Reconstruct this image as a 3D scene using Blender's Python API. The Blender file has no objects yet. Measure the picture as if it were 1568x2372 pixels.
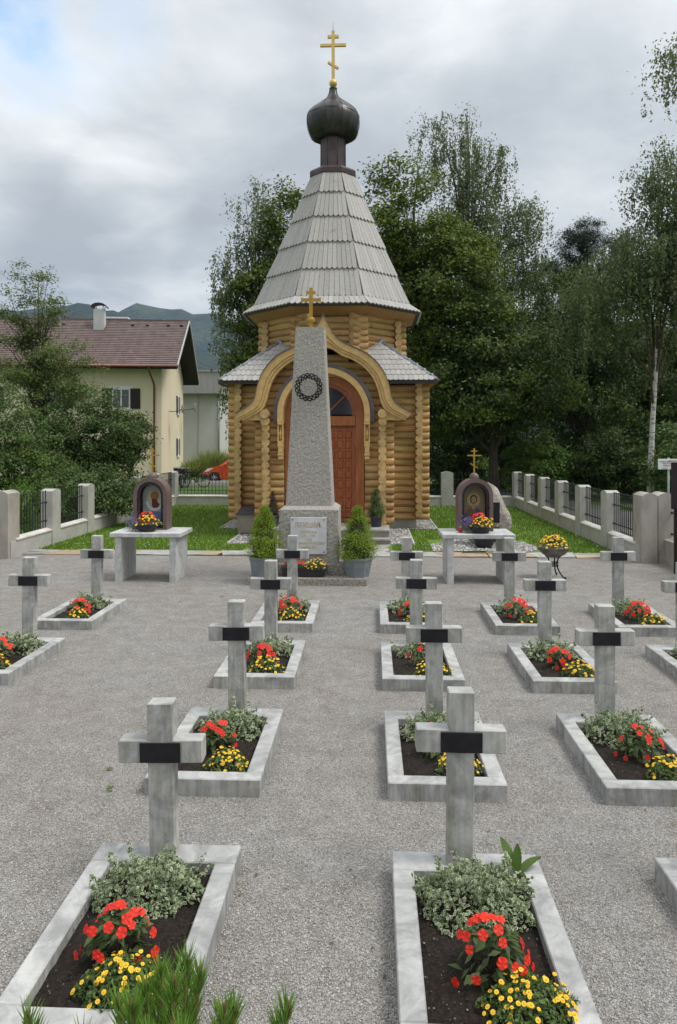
import bpy, bmesh, math, random
import numpy as np
from mathutils import Vector, Matrix

# ------------------------------------------------------------------ camera, world, sun
SC = bpy.context.scene
COL = SC.collection
R = math.radians
YAW = R(2.56)                      # the camera looks 2.56 degrees left of the site's long axis
CA, SA = math.cos(YAW), math.sin(YAW)
EYE = 2.38
def site(xc, yc):                  # metres right of / ahead of the photographer -> site coordinates
    return (xc*CA - yc*SA, xc*SA + yc*CA)

cam_d = bpy.data.cameras.new('camera')
cam = bpy.data.objects.new('camera', cam_d); COL.objects.link(cam)
cam.location = (0, 0, EYE); cam.rotation_euler = (R(90), 0, YAW)
cam_d.sensor_width = 36; cam_d.lens = 1700/2372*36; cam_d.shift_y = -161/2372
cam_d.clip_start = 0.05; cam_d.clip_end = 20000
SC.camera = cam

SUN_EL, SUN_AZ = 58, 100            # azimuth: degrees clockwise from straight ahead (+Y)
world = bpy.data.worlds.new('World'); SC.world = world; world.use_nodes = True
def build_sky():
    nt = world.node_tree; N = nt.nodes; L = nt.links; N.clear()
    out = N.new('ShaderNodeOutputWorld'); bg = N.new('ShaderNodeBackground'); bg.inputs['Strength'].default_value = 0.1
    L.new(bg.outputs[0], out.inputs[0])
    sky = N.new('ShaderNodeTexSky'); sky.sky_type = 'NISHITA'; sky.sun_disc = False
    sky.sun_elevation = R(SUN_EL); sky.sun_rotation = R(SUN_AZ); sky.altitude = 700
    tc = N.new('ShaderNodeTexCoord')
    sep = N.new('ShaderNodeSeparateXYZ'); L.new(tc.outputs['Generated'], sep.inputs[0])
    def math_(op, a, b=None, clamp=False):
        m = N.new('ShaderNodeMath'); m.operation = op; m.use_clamp = clamp
        for i, v in enumerate((a, b)):
            if v is None: continue
            if isinstance(v, (int, float)): m.inputs[i].default_value = v
            else: L.new(v, m.inputs[i])
        return m.outputs[0]
    z = math_('MAXIMUM', sep.outputs[2], 0.0)
    zz = math_('ADD', z, 0.14)
    comb = N.new('ShaderNodeCombineXYZ')
    L.new(math_('DIVIDE', sep.outputs[0], zz), comb.inputs[0]); L.new(math_('DIVIDE', sep.outputs[1], zz), comb.inputs[1])
    def noise(scale, detail, rough, off, dist=0.0, sx=1.0, sy=1.0):
        mp = N.new('ShaderNodeMapping'); mp.inputs['Location'].default_value = off; mp.inputs['Scale'].default_value = (sx, sy, 1)
        L.new(comb.outputs[0], mp.inputs[0])
        n = N.new('ShaderNodeTexNoise'); n.inputs['Scale'].default_value = scale; n.inputs['Detail'].default_value = detail
        n.inputs['Roughness'].default_value = rough; n.inputs['Distortion'].default_value = dist
        L.new(mp.outputs[0], n.inputs['Vector']); return n.outputs['Fac']
    n1 = noise(0.85, 8, 0.56, (3.1, 1.7, 0), 0.2)
    n2 = noise(2.6, 7, 0.58, (7.3, 4.2, 0), 0.3)
    n = math_('ADD', math_('MULTIPLY', n1, 0.60), math_('MULTIPLY', n2, 0.40))
    # a few cloud masses and gaps of this sky, each a soft lobe round a direction
    def lobe(px, py, width, amp):
        xc, zc = (px-784)/1700, (1025-py)/1700
        d = Vector((*site(xc, 1.0), zc)).normalized()
        dp = N.new('ShaderNodeVectorMath'); dp.operation = 'DOT_PRODUCT'
        L.new(tc.outputs['Generated'], dp.inputs[0]); dp.inputs[1].default_value = d
        t = math_('SUBTRACT', dp.outputs['Value'], math.cos(R(width)))
        t = math_('DIVIDE', t, 1-math.cos(R(width)), True)
        return math_('MULTIPLY', t, amp)
    for px, py, w, a in ((250, 120, 13, .10), (80, 230, 9, .06), (300, 470, 5, .17), (330, 640, 6, .14), (180, 400, 8, -.10), (430, 400, 8, -.06), (150, 575, 7, -.13),
                         (330, 570, 6, -.08), (1080, 130, 10, -.05), (1350, 210, 10, -.05), (820, 260, 9, -.04), (1000, 60, 9, .08), (1300, 470, 9, .08), (520, 640, 7, .08)):
        n = math_('ADD', n, lobe(px, py, w, a))
    ramp = N.new('ShaderNodeValToRGB'); L.new(n, ramp.inputs[0])
    e = ramp.color_ramp.elements
    e[0].position = .38; e[0].color = (2.8, 2.93, 3.1, 1)
    e[1].position = .68; e[1].color = (5.7, 5.7, 5.65, 1)
    a = e.new(.47); a.color = (3.35, 3.5, 3.65, 1)
    b = e.new(.57); b.color = (4.35, 4.45, 4.5, 1)
    hi = N.new('ShaderNodeMixRGB'); hi.blend_type = 'MULTIPLY'; hi.inputs[0].default_value = 1
    L.new(ramp.outputs[0], hi.inputs[1])
    g = math_('ADD', math_('MULTIPLY', math_('MULTIPLY', z, z), 1.1), 0.86)       # an overcast sky is brighter overhead
    cg = N.new('ShaderNodeCombineXYZ'); [L.new(g, cg.inputs[i]) for i in range(3)]
    L.new(cg.outputs[0], hi.inputs[2])
    gap = math_('ADD', lobe(150, 20, 7, 1.0), lobe(20, 120, 4.5, .55))
    gap = math_('MULTIPLY', gap, math_('MULTIPLY', math_('SUBTRACT', n2, .30), 3.2, True), True)
    mix = N.new('ShaderNodeMixRGB'); L.new(gap, mix.inputs[0]); L.new(hi.outputs[0], mix.inputs[1]); bl = N.new('ShaderNodeMixRGB'); bl.blend_type = 'MULTIPLY'; bl.inputs[0].default_value = 1; L.new(sky.outputs[0], bl.inputs[1]); bl.inputs[2].default_value = (2.4, 2.1, 1.7, 1); L.new(bl.outputs[0], mix.inputs[2])
    L.new(mix.outputs[0], bg.inputs[0])
build_sky()

sun_d = bpy.data.lights.new('sun', 'SUN'); sun_d.energy = 1.5; sun_d.angle = R(24); sun_d.color = (1, .965, .91)
sun = bpy.data.objects.new('sun', sun_d); COL.objects.link(sun)
sd = Vector((math.sin(R(SUN_AZ))*math.cos(R(SUN_EL)), math.cos(R(SUN_AZ))*math.cos(R(SUN_EL)), math.sin(R(SUN_EL))))
sun.rotation_euler = sd.to_track_quat('Z', 'Y').to_euler(); sun.location = (20, 10, 40)

vs = SC.view_settings
vs.view_transform = 'Standard'; vs.look = 'None'; vs.gamma = 1; vs.use_curve_mapping = False; vs.exposure = 0.95

# ------------------------------------------------------------------ objects, names, meshes
rnd = random.Random(7)
rng = np.random.default_rng(11)

def link(o, parent=None):
    COL.objects.link(o)
    if parent is not None: o.parent = parent
    return o
def tag(o, label=None, cat=None, group=None, kind=None):
    if label: o['label'] = label
    if cat: o['category'] = cat
    if group: o['group'] = group
    if kind: o['kind'] = kind
    return o
def thing(name, label, cat, loc=(0, 0, 0), rz=0.0, group=None):
    o = bpy.data.objects.new(name, None); o.empty_display_size = .2
    link(o); o.location = loc; o.rotation_euler = (0, 0, rz)
    return tag(o, label, cat, group)
def copy_tree(o, parent=None):
    c = o.copy(); link(c, parent)
    for ch in list(o.children): copy_tree(ch, c)
    return c

class MB:
    """collects boxes, prisms, tubes, lathes; build() links them as one mesh object"""
    def __init__(s): s.v = []; s.f = []; s.m = []; s.sm = []
    def add(s, vs, fs, mi=0, smooth=False):
        b = len(s.v); s.v += [tuple(v) for v in vs]
        for f in fs: s.f.append([b+i for i in f]); s.m.append(mi); s.sm.append(smooth)
    def box(s, x0, x1, y0, y1, z0, z1, mi=0, bev=0.0):
        if bev:
            bm = bmesh.new(); bmesh.ops.create_cube(bm, size=1)
            for v in bm.verts:
                v.co = Vector(((x0+x1)/2+v.co.x*(x1-x0), (y0+y1)/2+v.co.y*(y1-y0), (z0+z1)/2+v.co.z*(z1-z0)))
            bmesh.ops.bevel(bm, geom=bm.edges[:], offset=bev, segments=1, affect='EDGES')
            bm.verts.index_update()
            s.add([v.co[:] for v in bm.verts], [[v.index for v in f.verts] for f in bm.faces], mi); bm.free(); return
        s.add([(x0,y0,z0),(x1,y0,z0),(x1,y1,z0),(x0,y1,z0),(x0,y0,z1),(x1,y0,z1),(x1,y1,z1),(x0,y1,z1)],
              [(3,2,1,0),(4,5,6,7),(0,1,5,4),(1,2,6,5),(2,3,7,6),(3,0,4,7)], mi)
    def bar(s, a, b, w, h=None, up=(0,0,1), mi=0):
        a = Vector(a); b = Vector(b); d = (b-a).normalized(); u = Vector(up)
        if abs(d.dot(u)) > .98: u = Vector((0, 1, 0))
        x = d.cross(u).normalized()*w/2; y = x.cross(d).normalized()*(h or w)/2
        q = [a-x-y, a+x-y, a+x+y, a-x+y, b-x-y, b+x-y, b+x+y, b-x+y]
        s.add(q, [(3,2,1,0),(4,5,6,7),(0,1,5,4),(1,2,6,5),(2,3,7,6),(3,0,4,7)], mi)
    def tube(s, pts, rads, n=8, mi=0, caps=True, capmi=None, smooth=True, closed=False):
        pts = [Vector(p) for p in pts]
        if isinstance(rads, (int, float)): rads = [rads]*len(pts)
        k = len(pts); vs = []; ref = None
        for i, p in enumerate(pts):
            if closed: d = (pts[(i+1) % k]-pts[i-1])
            else: d = pts[min(i+1, k-1)]-pts[max(i-1, 0)]
            d = d.normalized() if d.length > 1e-9 else Vector((0, 0, 1))
            if ref is None:
                ref = d.cross(Vector((0, 0, 1)) if abs(d.z) < .9 else Vector((1, 0, 0))).normalized()
            ref = (ref - d*ref.dot(d)).normalized(); o = d.cross(ref)
            for j in range(n):
                a = 2*math.pi*j/n; vs.append(p+(ref*math.cos(a)+o*math.sin(a))*rads[i])
        fs = []
        for i in range(k if closed else k-1):
            i2 = (i+1) % k
            for j in range(n): fs.append((i*n+j, i*n+(j+1) % n, i2*n+(j+1) % n, i2*n+j))
        s.add(vs, fs, mi, smooth)
        if caps and not closed:
            b = len(s.v)-len(vs)
            for idx in (list(range(n))[::-1], [(k-1)*n+j for j in range(n)]):
                s.f.append([b+i for i in idx]); s.m.append(mi if capmi is None else capmi); s.sm.append(False)
    def lathe(s, prof, n=24, c=(0,0,0), mi=0, smooth=True, sx=1.0, sy=1.0, ph=0.0, arc=None):
        vs = []
        for r, z in prof:
            for j in range(n):
                a = ph+2*math.pi*j/n; vs.append((c[0]+r*math.cos(a)*sx, c[1]+r*math.sin(a)*sy, c[2]+z))
        fs = []
        for i in range(len(prof)-1):
            for j in range(n): fs.append((i*n+j, i*n+(j+1) % n, (i+1)*n+(j+1) % n, (i+1)*n+j))
        s.add(vs, fs, mi, smooth)
        b = len(s.v)-len(vs)
        if prof[0][0] > 1e-4: s.f.append([b+j for j in range(n)][::-1]); s.m.append(mi); s.sm.append(False)
        if prof[-1][0] > 1e-4: s.f.append([b+(len(prof)-1)*n+j for j in range(n)]); s.m.append(mi); s.sm.append(False)
    def prism(s, poly, y0, y1, mi=0):
        """polygon in x,z pushed from y0 to y1"""
        n = len(poly); vs = [(x, y0, z) for x, z in poly]+[(x, y1, z) for x, z in poly]
        fs = [list(range(n)), list(range(2*n-1, n-1, -1))]+[(i, i+n, (i+1) % n+n, (i+1) % n) for i in range(n)]
        s.add(vs, fs, mi)
    def slab(s, poly, z0, z1, mi=0):
        n = len(poly); vs = [(x, y, z0) for x, y in poly]+[(x, y, z1) for x, y in poly]
        fs = [list(range(n))[::-1], list(range(n, 2*n))]+[(i, (i+1) % n, (i+1) % n+n, i+n) for i in range(n)]
        s.add(vs, fs, mi)
    def band(s, outer, inner, y0, y1, mi=0):
        """strip between two polylines in x,z pushed from y0 (front) to y1"""
        n = len(outer); vs = []
        for (ox, oz), (ix, iz) in zip(outer, inner): vs += [(ox, y0, oz), (ix, y0, iz), (ox, y1, oz), (ix, y1, iz)]
        fs = []
        for i in range(n-1):
            a = 4*i; b = a+4
            fs += [(a, a+1, b+1, b), (a+2, b+2, b+3, a+3), (a, b, b+2, a+2), (a+1, a+3, b+3, b+1)]
        fs += [(0, 2, 3, 1), (4*n-4, 4*n-3, 4*n-1, 4*n-2)]
        s.add(vs, fs, mi)
    def mesh(s, name, mats):
        me = bpy.data.meshes.new(name); me.from_pydata(s.v, [], s.f)
        for m in (mats if isinstance(mats, (list, tuple)) else [mats]): me.materials.append(m)
        me.polygons.foreach_set('material_index', s.m); me.polygons.foreach_set('use_smooth', s.sm)
        bm = bmesh.new(); bm.from_mesh(me); bmesh.ops.recalc_face_normals(bm, faces=bm.faces[:]); bm.to_mesh(me); bm.free()
        me.update(); return me
    def build(s, name, mats, parent=None, loc=None):
        o = bpy.data.objects.new(name, s.mesh(name, mats)); link(o, parent)
        if loc is not None: o.location = loc
        return o
def place(name, me, parent=None, loc=(0,0,0), rot=(0,0,0), scale=None):
    o = bpy.data.objects.new(name, me); link(o, parent); o.location = loc; o.rotation_euler = rot
    if scale is not None: o.scale = (scale, scale, scale) if isinstance(scale, (int, float)) else scale
    return o

def poly_mesh(name, V, k, mats, mi=None, smooth=False):
    """V: (n,k,3) array of n separate k-gons"""
    n = len(V); me = bpy.data.meshes.new(name)
    me.vertices.add(n*k); me.vertices.foreach_set('co', np.ascontiguousarray(V, dtype=np.float32).ravel())
    me.loops.add(n*k); me.loops.foreach_set('vertex_index', np.arange(n*k, dtype=np.int32))
    me.polygons.add(n); me.polygons.foreach_set('loop_start', np.arange(0, n*k, k, dtype=np.int32))
    for m in (mats if isinstance(mats, (list, tuple)) else [mats]): me.materials.append(m)
    if mi is not None: me.polygons.foreach_set('material_index', np.asarray(mi, dtype=np.int32))
    me.update(calc_edges=True); me.validate(); return me
def unit(a): return a/np.maximum(np.linalg.norm(a, axis=-1, keepdims=True), 1e-9)
def leaves(P, length, width, nrm=None, spread=1.0, dirs=None):
    """one rhombic leaf per point: nrm is the mean facing, spread how far each turns from it"""
    n = len(P)
    nn = rng.normal(size=(n, 3))*spread
    if nrm is not None: nn = nn+nrm
    nn = unit(nn)
    d = rng.normal(size=(n, 3)) if dirs is None else dirs+rng.normal(size=(n, 3))*.35
    d = unit(d-nn*(d*nn).sum(1, keepdims=True)); sdir = np.cross(nn, d)
    l = length*rng.uniform(.7, 1.25, (n, 1)); w = width*rng.uniform(.75, 1.2, (n, 1))
    c = P+nn*l*.08
    return np.stack([P-d*l*.5, c+sdir*w*.5-d*l*.05, P+d*l*.5, c-sdir*w*.5-d*l*.05], axis=1)
def stems(A, B, w):
    """thin three-sided stems from A to B as triangles in pairs"""
    d = unit(B-A); u = unit(np.cross(d, rng.normal(size=d.shape)))*w; v = np.cross(d, u)
    return np.concatenate([np.stack([A+u, A-u*.5+v*.87, B], 1), np.stack([A-u*.5+v*.87, A-u*.5-v*.87, B], 1), np.stack([A-u*.5-v*.87, A+u, B], 1)])

# ------------------------------------------------------------------ materials
def newmat(name):
    m = bpy.data.materials.new(name); m.use_nodes = True
    nt = m.node_tree; return m, nt, nt.nodes, nt.links, nt.nodes['Principled BSDF']
def rgba(c): return (c[0], c[1], c[2], 1.0)
def ramp_node(N, stops):
    r = N.new('ShaderNodeValToRGB'); e = r.color_ramp.elements
    e[0].position, e[0].color = stops[0][0], rgba(stops[0][1]); e[1].position, e[1].color = stops[-1][0], rgba(stops[-1][1])
    for p, c in stops[1:-1]:
        x = e.new(p); x.color = rgba(c)
    return r
def coord(N, L, kind, stretch=(1,1,1)):
    if kind == 'pos': src = N.new('ShaderNodeNewGeometry').outputs['Position']
    else: src = N.new('ShaderNodeTexCoord').outputs['Object']
    mp = N.new('ShaderNodeMapping'); mp.inputs['Scale'].default_value = stretch; L.new(src, mp.inputs[0]); return mp.outputs[0]
def noise_node(N, L, vec, scale, detail=4, rough=.55, dist=0):
    n = N.new('ShaderNodeTexNoise'); n.inputs['Scale'].default_value = scale; n.inputs['Detail'].default_value = detail
    n.inputs['Roughness'].default_value = rough; n.inputs['Distortion'].default_value = dist; L.new(vec, n.inputs['Vector']); return n.outputs['Fac']
def mixc(N, L, fac, a, b, mode='MIX'):
    m = N.new('ShaderNodeMixRGB'); m.blend_type = mode
    for i, v in enumerate((fac, a, b)):
        if isinstance(v, (int, float)): m.inputs[i].default_value = v
        elif isinstance(v, tuple): m.inputs[i].default_value = rgba(v)
        else: L.new(v, m.inputs[i])
    return m.outputs[0]
def vary(N, L, colour, amount, hue=0.0):
    oi = N.new('ShaderNodeObjectInfo'); hs = N.new('ShaderNodeHueSaturation')
    mr = N.new('ShaderNodeMapRange'); mr.inputs[3].default_value = 1-amount; mr.inputs[4].default_value = 1+amount
    L.new(oi.outputs['Random'], mr.inputs[0]); L.new(mr.outputs[0], hs.inputs['Value'])
    if hue:
        w = N.new('ShaderNodeMath'); w.operation = 'MULTIPLY'; w.inputs[1].default_value = 7.31; L.new(oi.outputs['Random'], w.inputs[0])
        fr = N.new('ShaderNodeMath'); fr.operation = 'FRACT'; L.new(w.outputs[0], fr.inputs[0])
        m2 = N.new('ShaderNodeMapRange'); m2.inputs[3].default_value = .5-hue; m2.inputs[4].default_value = .5+hue
        L.new(fr.outputs[0], m2.inputs[0]); L.new(m2.outputs[0], hs.inputs['Hue'])
    L.new(colour, hs.inputs['Color']); return hs.outputs[0]
def bump(N, L, P, h, strength, dist=.01):
    b = N.new('ShaderNodeBump'); b.inputs['Strength'].default_value = strength; b.inputs['Distance'].default_value = dist
    L.new(h, b.inputs['Height']); L.new(b.outputs[0], P.inputs['Normal'])
def mat(name, c1, c2=None, scale=6, rough=.75, metal=0, stretch=(1,1,1), kind='pos', bmp=0, bscale=80, bdist=.005, rand=0, hue=0, spec=.4, lo=.35, hi=.65, coat=0):
    m, nt, N, L, P = newmat(name)
    P.inputs['Roughness'].default_value = rough; P.inputs['Metallic'].default_value = metal; P.inputs['Specular IOR Level'].default_value = spec
    if coat: P.inputs['Coat Weight'].default_value = coat
    v = coord(N, L, kind, stretch)
    r = ramp_node(N, [(lo, c1), (hi, c2 or c1)]); L.new(noise_node(N, L, v, scale, 6, .6), r.inputs[0])
    col = r.outputs[0]
    if rand: col = vary(N, L, col, rand, hue)
    L.new(col, P.inputs['Base Color'])
    if bmp: bump(N, L, P, noise_node(N, L, v, bscale, 4, .6), bmp, bdist)
    return m
def leafmat(name, stops, transl=.25, rough=.55):
    m, nt, N, L, P = newmat(name)
    g = N.new('ShaderNodeNewGeometry'); r = ramp_node(N, stops); L.new(g.outputs['Random Per Island'], r.inputs[0])
    L.new(r.outputs[0], P.inputs['Base Color']); P.inputs['Roughness'].default_value = rough; P.inputs['Specular IOR Level'].default_value = .3
    t = N.new('ShaderNodeBsdfTranslucent'); L.new(r.outputs[0], t.inputs[0])
    mx = N.new('ShaderNodeMixShader'); mx.inputs[0].default_value = transl
    L.new(P.outputs[0], mx.inputs[1]); L.new(t.outputs[0], mx.inputs[2]); L.new(mx.outputs[0], N['Material Output'].inputs[0])
    return m

def marble_mat(name, light, dark, streak_shade=.5):
    m, nt, N, L, P = newmat(name); P.inputs['Roughness'].default_value = .62; P.inputs['Specular IOR Level'].default_value = .35
    v = coord(N, L, 'pos'); vv = coord(N, L, 'pos', (6, 6, .7))
    big = noise_node(N, L, v, 4.6, 7, .66, 1.0)
    r = ramp_node(N, [(.36, dark), (.5, tuple((a+b)/2 for a, b in zip(light, dark))), (.63, light)]); L.new(big, r.inputs[0])
    st = ramp_node(N, [(.36, (.66, .65, .61)), (.60, (1, 1, 1))]); L.new(noise_node(N, L, vv, 4.5, 5, .65), st.inputs[0])
    # rain streaks only on upright faces, deepened to paint in their shade
    g = N.new('ShaderNodeNewGeometry'); sp = N.new('ShaderNodeSeparateXYZ'); L.new(g.outputs['True Normal'], sp.inputs[0])
    ab = N.new('ShaderNodeMath'); ab.operation = 'ABSOLUTE'; L.new(sp.outputs[2], ab.inputs[0])
    iv = N.new('ShaderNodeMath'); iv.operation = 'MULTIPLY_ADD'; iv.inputs[1].default_value = -streak_shade; iv.inputs[2].default_value = streak_shade; L.new(ab.outputs[0], iv.inputs[0])
    c = mixc(N, L, iv.outputs[0], r.outputs[0], st.outputs[0], 'MULTIPLY')
    fine = ramp_node(N, [(.3, (.86, .86, .85)), (.7, (1, 1, 1))]); L.new(noise_node(N, L, v, 45, 4, .7), fine.inputs[0])
    c = mixc(N, L, .8, c, fine.outputs[0], 'MULTIPLY')
    # warm lichen and rust bloom
    warm = ramp_node(N, [(.56, (1, 1, 1)), (.74, (.93, .86, .74))]); L.new(noise_node(N, L, coord(N, L, 'pos', (3, 3, .8)), 2.3, 3, .5), warm.inputs[0])
    c = mixc(N, L, iv.outputs[0], c, warm.outputs[0], 'MULTIPLY')
    c = vary(N, L, c, .06)
    L.new(c, P.inputs['Base Color']); bump(N, L, P, noise_node(N, L, v, 120, 3, .6), .25, .003)
    return m
def gravel_mat(name, cells, stops, patch, bstr=.9, bdist=.012):
    m, nt, N, L, P = newmat(name); P.inputs['Roughness'].default_value = .85; P.inputs['Specular IOR Level'].default_value = .25
    v = coord(N, L, 'pos'); vo = N.new('ShaderNodeTexVoronoi'); vo.inputs['Scale'].default_value = cells; L.new(v, vo.inputs['Vector'])
    sp = N.new('ShaderNodeSeparateColor'); L.new(vo.outputs['Color'], sp.inputs[0])
    r = ramp_node(N, stops); L.new(sp.outputs[0], r.inputs[0])
    big = ramp_node(N, [(.40, (1, 1, 1)), (.66, patch)]); L.new(noise_node(N, L, v, .55, 5, .6, .4), big.inputs[0])
    c = mixc(N, L, 1, r.outputs[0], big.outputs[0], 'MULTIPLY')
    mid = ramp_node(N, [(.3, (.74, .735, .72)), (.7, (1.09, 1.09, 1.09))]); L.new(noise_node(N, L, v, 4.5, 6, .7), mid.inputs[0])
    c = mixc(N, L, 1, c, mid.outputs[0], 'MULTIPLY')
    L.new(c, P.inputs['Base Color'])
    inv = N.new('ShaderNodeMath'); inv.operation = 'SUBTRACT'; inv.inputs[0].default_value = 1; L.new(vo.outputs['Distance'], inv.inputs[1])
    bump(N, L, P, inv.outputs[0], bstr, bdist); return m
def logmat(name, c1, c2, rand=.16, hue=.012):
    """round timber, grain along the log's own x axis, a darker weathering that differs from log to log"""
    m, nt, N, L, P = newmat(name); P.inputs['Roughness'].default_value = .6; P.inputs['Specular IOR Level'].default_value = .3
    v = coord(N, L, 'obj', (.7, 9, 9)); r = ramp_node(N, [(.32, c1), (.68, c2)]); L.new(noise_node(N, L, v, 3, 6, .65, .3), r.inputs[0])
    kn = ramp_node(N, [(.24, (.35, .22, .12)), (.30, (1, 1, 1))]); L.new(noise_node(N, L, coord(N, L, 'pos', (1, 1, 1)), 5.5, 2, .4), kn.inputs[0])
    c = mixc(N, L, .7, r.outputs[0], kn.outputs[0], 'MULTIPLY')
    ck = ramp_node(N, [(.30, (.30, .20, .12)), (.37, (1, 1, 1))]); L.new(noise_node(N, L, coord(N, L, 'obj', (.55, 16, 16)), 2.1, 3, .5), ck.inputs[0])
    c = mixc(N, L, .75, c, ck.outputs[0], 'MULTIPLY')
    we = ramp_node(N, [(.42, (1, 1, 1)), (.68, (.62, .58, .55))]); L.new(noise_node(N, L, coord(N, L, 'pos'), .9, 4, .6), we.inputs[0])
    c = mixc(N, L, .8, c, we.outputs[0], 'MULTIPLY')
    L.new(vary(N, L, c, rand, hue), P.inputs['Base Color']); bump(N, L, P, noise_node(N, L, v, 14, 4, .6), .3, .004); return m
def endmat(name, c1, c2):
    """sawn log end: rings about the log's own axis, drying cracks"""
    m, nt, N, L, P = newmat(name); P.inputs['Roughness'].default_value = .7
    v = coord(N, L, 'obj', (0, 1, 1)); w = N.new('ShaderNodeTexWave'); w.wave_type = 'RINGS'; w.rings_direction = 'X'
    w.inputs['Scale'].default_value = 22; w.inputs['Distortion'].default_value = 2.5; w.inputs['Detail'].default_value = 2; L.new(v, w.inputs['Vector'])
    r = ramp_node(N, [(.2, c1), (.8, c2)]); L.new(w.outputs['Fac'], r.inputs[0])
    we = ramp_node(N, [(.36, (.58, .54, .48)), (.56, (1, 1, 1))]); L.new(noise_node(N, L, coord(N, L, 'pos'), 4.2, 5, .7), we.inputs[0])
    c = mixc(N, L, .85, r.outputs[0], we.outputs[0], 'MULTIPLY')
    L.new(vary(N, L, c, .13, .01), P.inputs['Base Color']); return m
def shinglemat(name, c1, c2, kind='pos'):
    m, nt, N, L, P = newmat(name); P.inputs['Roughness'].default_value = .72
    v = coord(N, L, 'obj', (22, 22, 1.3)); r = ramp_node(N, [(.34, c1), (.66, c2)]); L.new(noise_node(N, L, v, 2.4, 6, .7), r.inputs[0])
    sp = ramp_node(N, [(.60, (1, 1, 1)), (.74, (.62, .60, .58))]); L.new(noise_node(N, L, coord(N, L, 'pos'), 3.1, 5, .65), sp.inputs[0])
    c = mixc(N, L, .8, r.outputs[0], sp.outputs[0], 'MULTIPLY')
    L.new(vary(N, L, c, .09, .006), P.inputs['Base Color']); bump(N, L, P, noise_node(N, L, v, 6, 4, .6), .3, .004); return m

M = {}
M['marble'] = marble_mat('marble', (.53, .525, .505), (.30, .30, .29), .8)
M['marble_frame'] = marble_mat('marble frame', (.50, .498, .485), (.27, .272, .268), .9)
M['marble_table'] = marble_mat('table marble', (.62, .625, .615), (.42, .43, .43), .35)
M['gravel'] = gravel_mat('gravel', 150, [(0, (.17, .163, .155)), (.3, (.29, .278, .265)), (.6, (.37, .357, .34)), (.85, (.44, .425, .405)), (1, (.58, .565, .545))], (.95, .90, .85))
M['pebble'] = mat('river pebble', (.36, .35, .33), (.56, .55, .52), 3, .7, rand=.2)
M['pebble_bed'] = gravel_mat('pebble bed', 28, [(0, (.16, .15, .14)), (.4, (.28, .27, .255)), (1, (.46, .45, .42))], (.9, .88, .85), 1, .03)
M['soil'] = mat('soil', (.009, .0058, .0042), (.034, .022, .015), 40, .95, bmp=1, bscale=70, bdist=.03)
M['lawn'] = mat('lawn', (.09, .17, .016), (.13, .23, .024), 2.2, .9, bmp=.6, bscale=60, bdist=.02)
M['meadow'] = mat('meadow', (.05, .10, .018), (.09, .155, .03), .6, .95, bmp=.5, bscale=20, bdist=.05)
M['asphalt'] = mat('asphalt', (.10, .10, .10), (.15, .148, .145), 8, .85, bmp=.3, bscale=120)
M['flag_grey'] = mat('flagstone', (.25, .245, .23), (.40, .385, .36), 5, .8, bmp=.4, bscale=30, rand=.18)
M['flag_warm'] = mat('warm flagstone', (.33, .235, .155), (.45, .35, .245), 5, .8, bmp=.4, bscale=30, rand=.15)
M['concrete'] = mat('roughcast concrete', (.36, .345, .32), (.50, .485, .455), 2.5, .9, bmp=.8, bscale=70, bdist=.012, lo=.3, hi=.7)
M['concrete_old'] = mat('weathered concrete', (.25, .22, .185), (.44, .41, .365), 1.6, .92, stretch=(1, 1, .6), bmp=.7, bscale=60, bdist=.01)
M['coping'] = mat('coping stone', (.50, .47, .44), (.66, .63, .59), 3, .85, bmp=.4, bscale=60)
M['granite'] = mat('hammered granite', (.27, .25, .222), (.42, .395, .355), 34, .9, bmp=1, bscale=34, bdist=.014, lo=.33, hi=.67)
M['granite_base'] = mat('lichened granite', (.19, .175, .15), (.40, .365, .32), 26, .92, bmp=1, bscale=30, bdist=.035)
M['log'] = logmat('peeled log', (.40, .235, .085), (.63, .41, .18))
M['log_end'] = endmat('log end', (.50, .325, .135), (.66, .46, .21))
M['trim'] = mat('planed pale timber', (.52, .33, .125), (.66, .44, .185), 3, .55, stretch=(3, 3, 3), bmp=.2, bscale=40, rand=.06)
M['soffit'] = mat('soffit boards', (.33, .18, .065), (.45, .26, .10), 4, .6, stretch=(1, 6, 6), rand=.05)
M['shingle'] = shinglemat('weathered shingle', (.27, .255, .24), (.43, .41, .388))
M['eave_dark'] = mat('dark metal eave', (.03, .024, .022), (.045, .036, .033), 5, .5)
M['onion'] = mat('patinated copper', (.04, .038, .037), (.075, .07, .067), 3, .36, metal=.6, stretch=(3, 3, .7))
M['drum'] = mat('brown copper sheet', (.06, .044, .042), (.105, .078, .075), 2.5, .4, metal=.45)
M['flashing'] = mat('grey mauve flashing', (.11, .095, .10), (.17, .15, .155), 3, .45, metal=.3)
M['zinc'] = mat('zinc sheet', (.14, .16, .17), (.24, .26, .27), 4, .45, metal=.5)
M['gold'] = mat('gilded metal', (.70, .47, .13), (.78, .55, .19), 6, .42, metal=.25)
M['gold_dull'] = mat('ochre gold paint', (.36, .21, .03), (.46, .28, .045), 7, .5, metal=.15)
M['door'] = mat('red brown varnished wood', (.25, .065, .020), (.36, .105, .034), 4, .42, stretch=(6, 6, .6), coat=.15)
M['door_frame'] = mat('varnished door frame', (.28, .085, .024), (.40, .14, .042), 3, .42, stretch=(6, 6, .7), coat=.15)
M['iron'] = mat('black iron', (.012, .012, .012), (.022, .021, .02), 20, .55, metal=.4)
M['fence_iron'] = mat('green black iron', (.018, .022, .018), (.03, .034, .028), 20, .55)
M['plaque'] = mat('dark plaque', (.011, .010, .014), (.019, .017, .022), 12, .5, spec=.25)
M['plaque_white'] = mat('white marble plaque', (.50, .51, .52), (.62, .63, .64), 5, .45)
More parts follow.
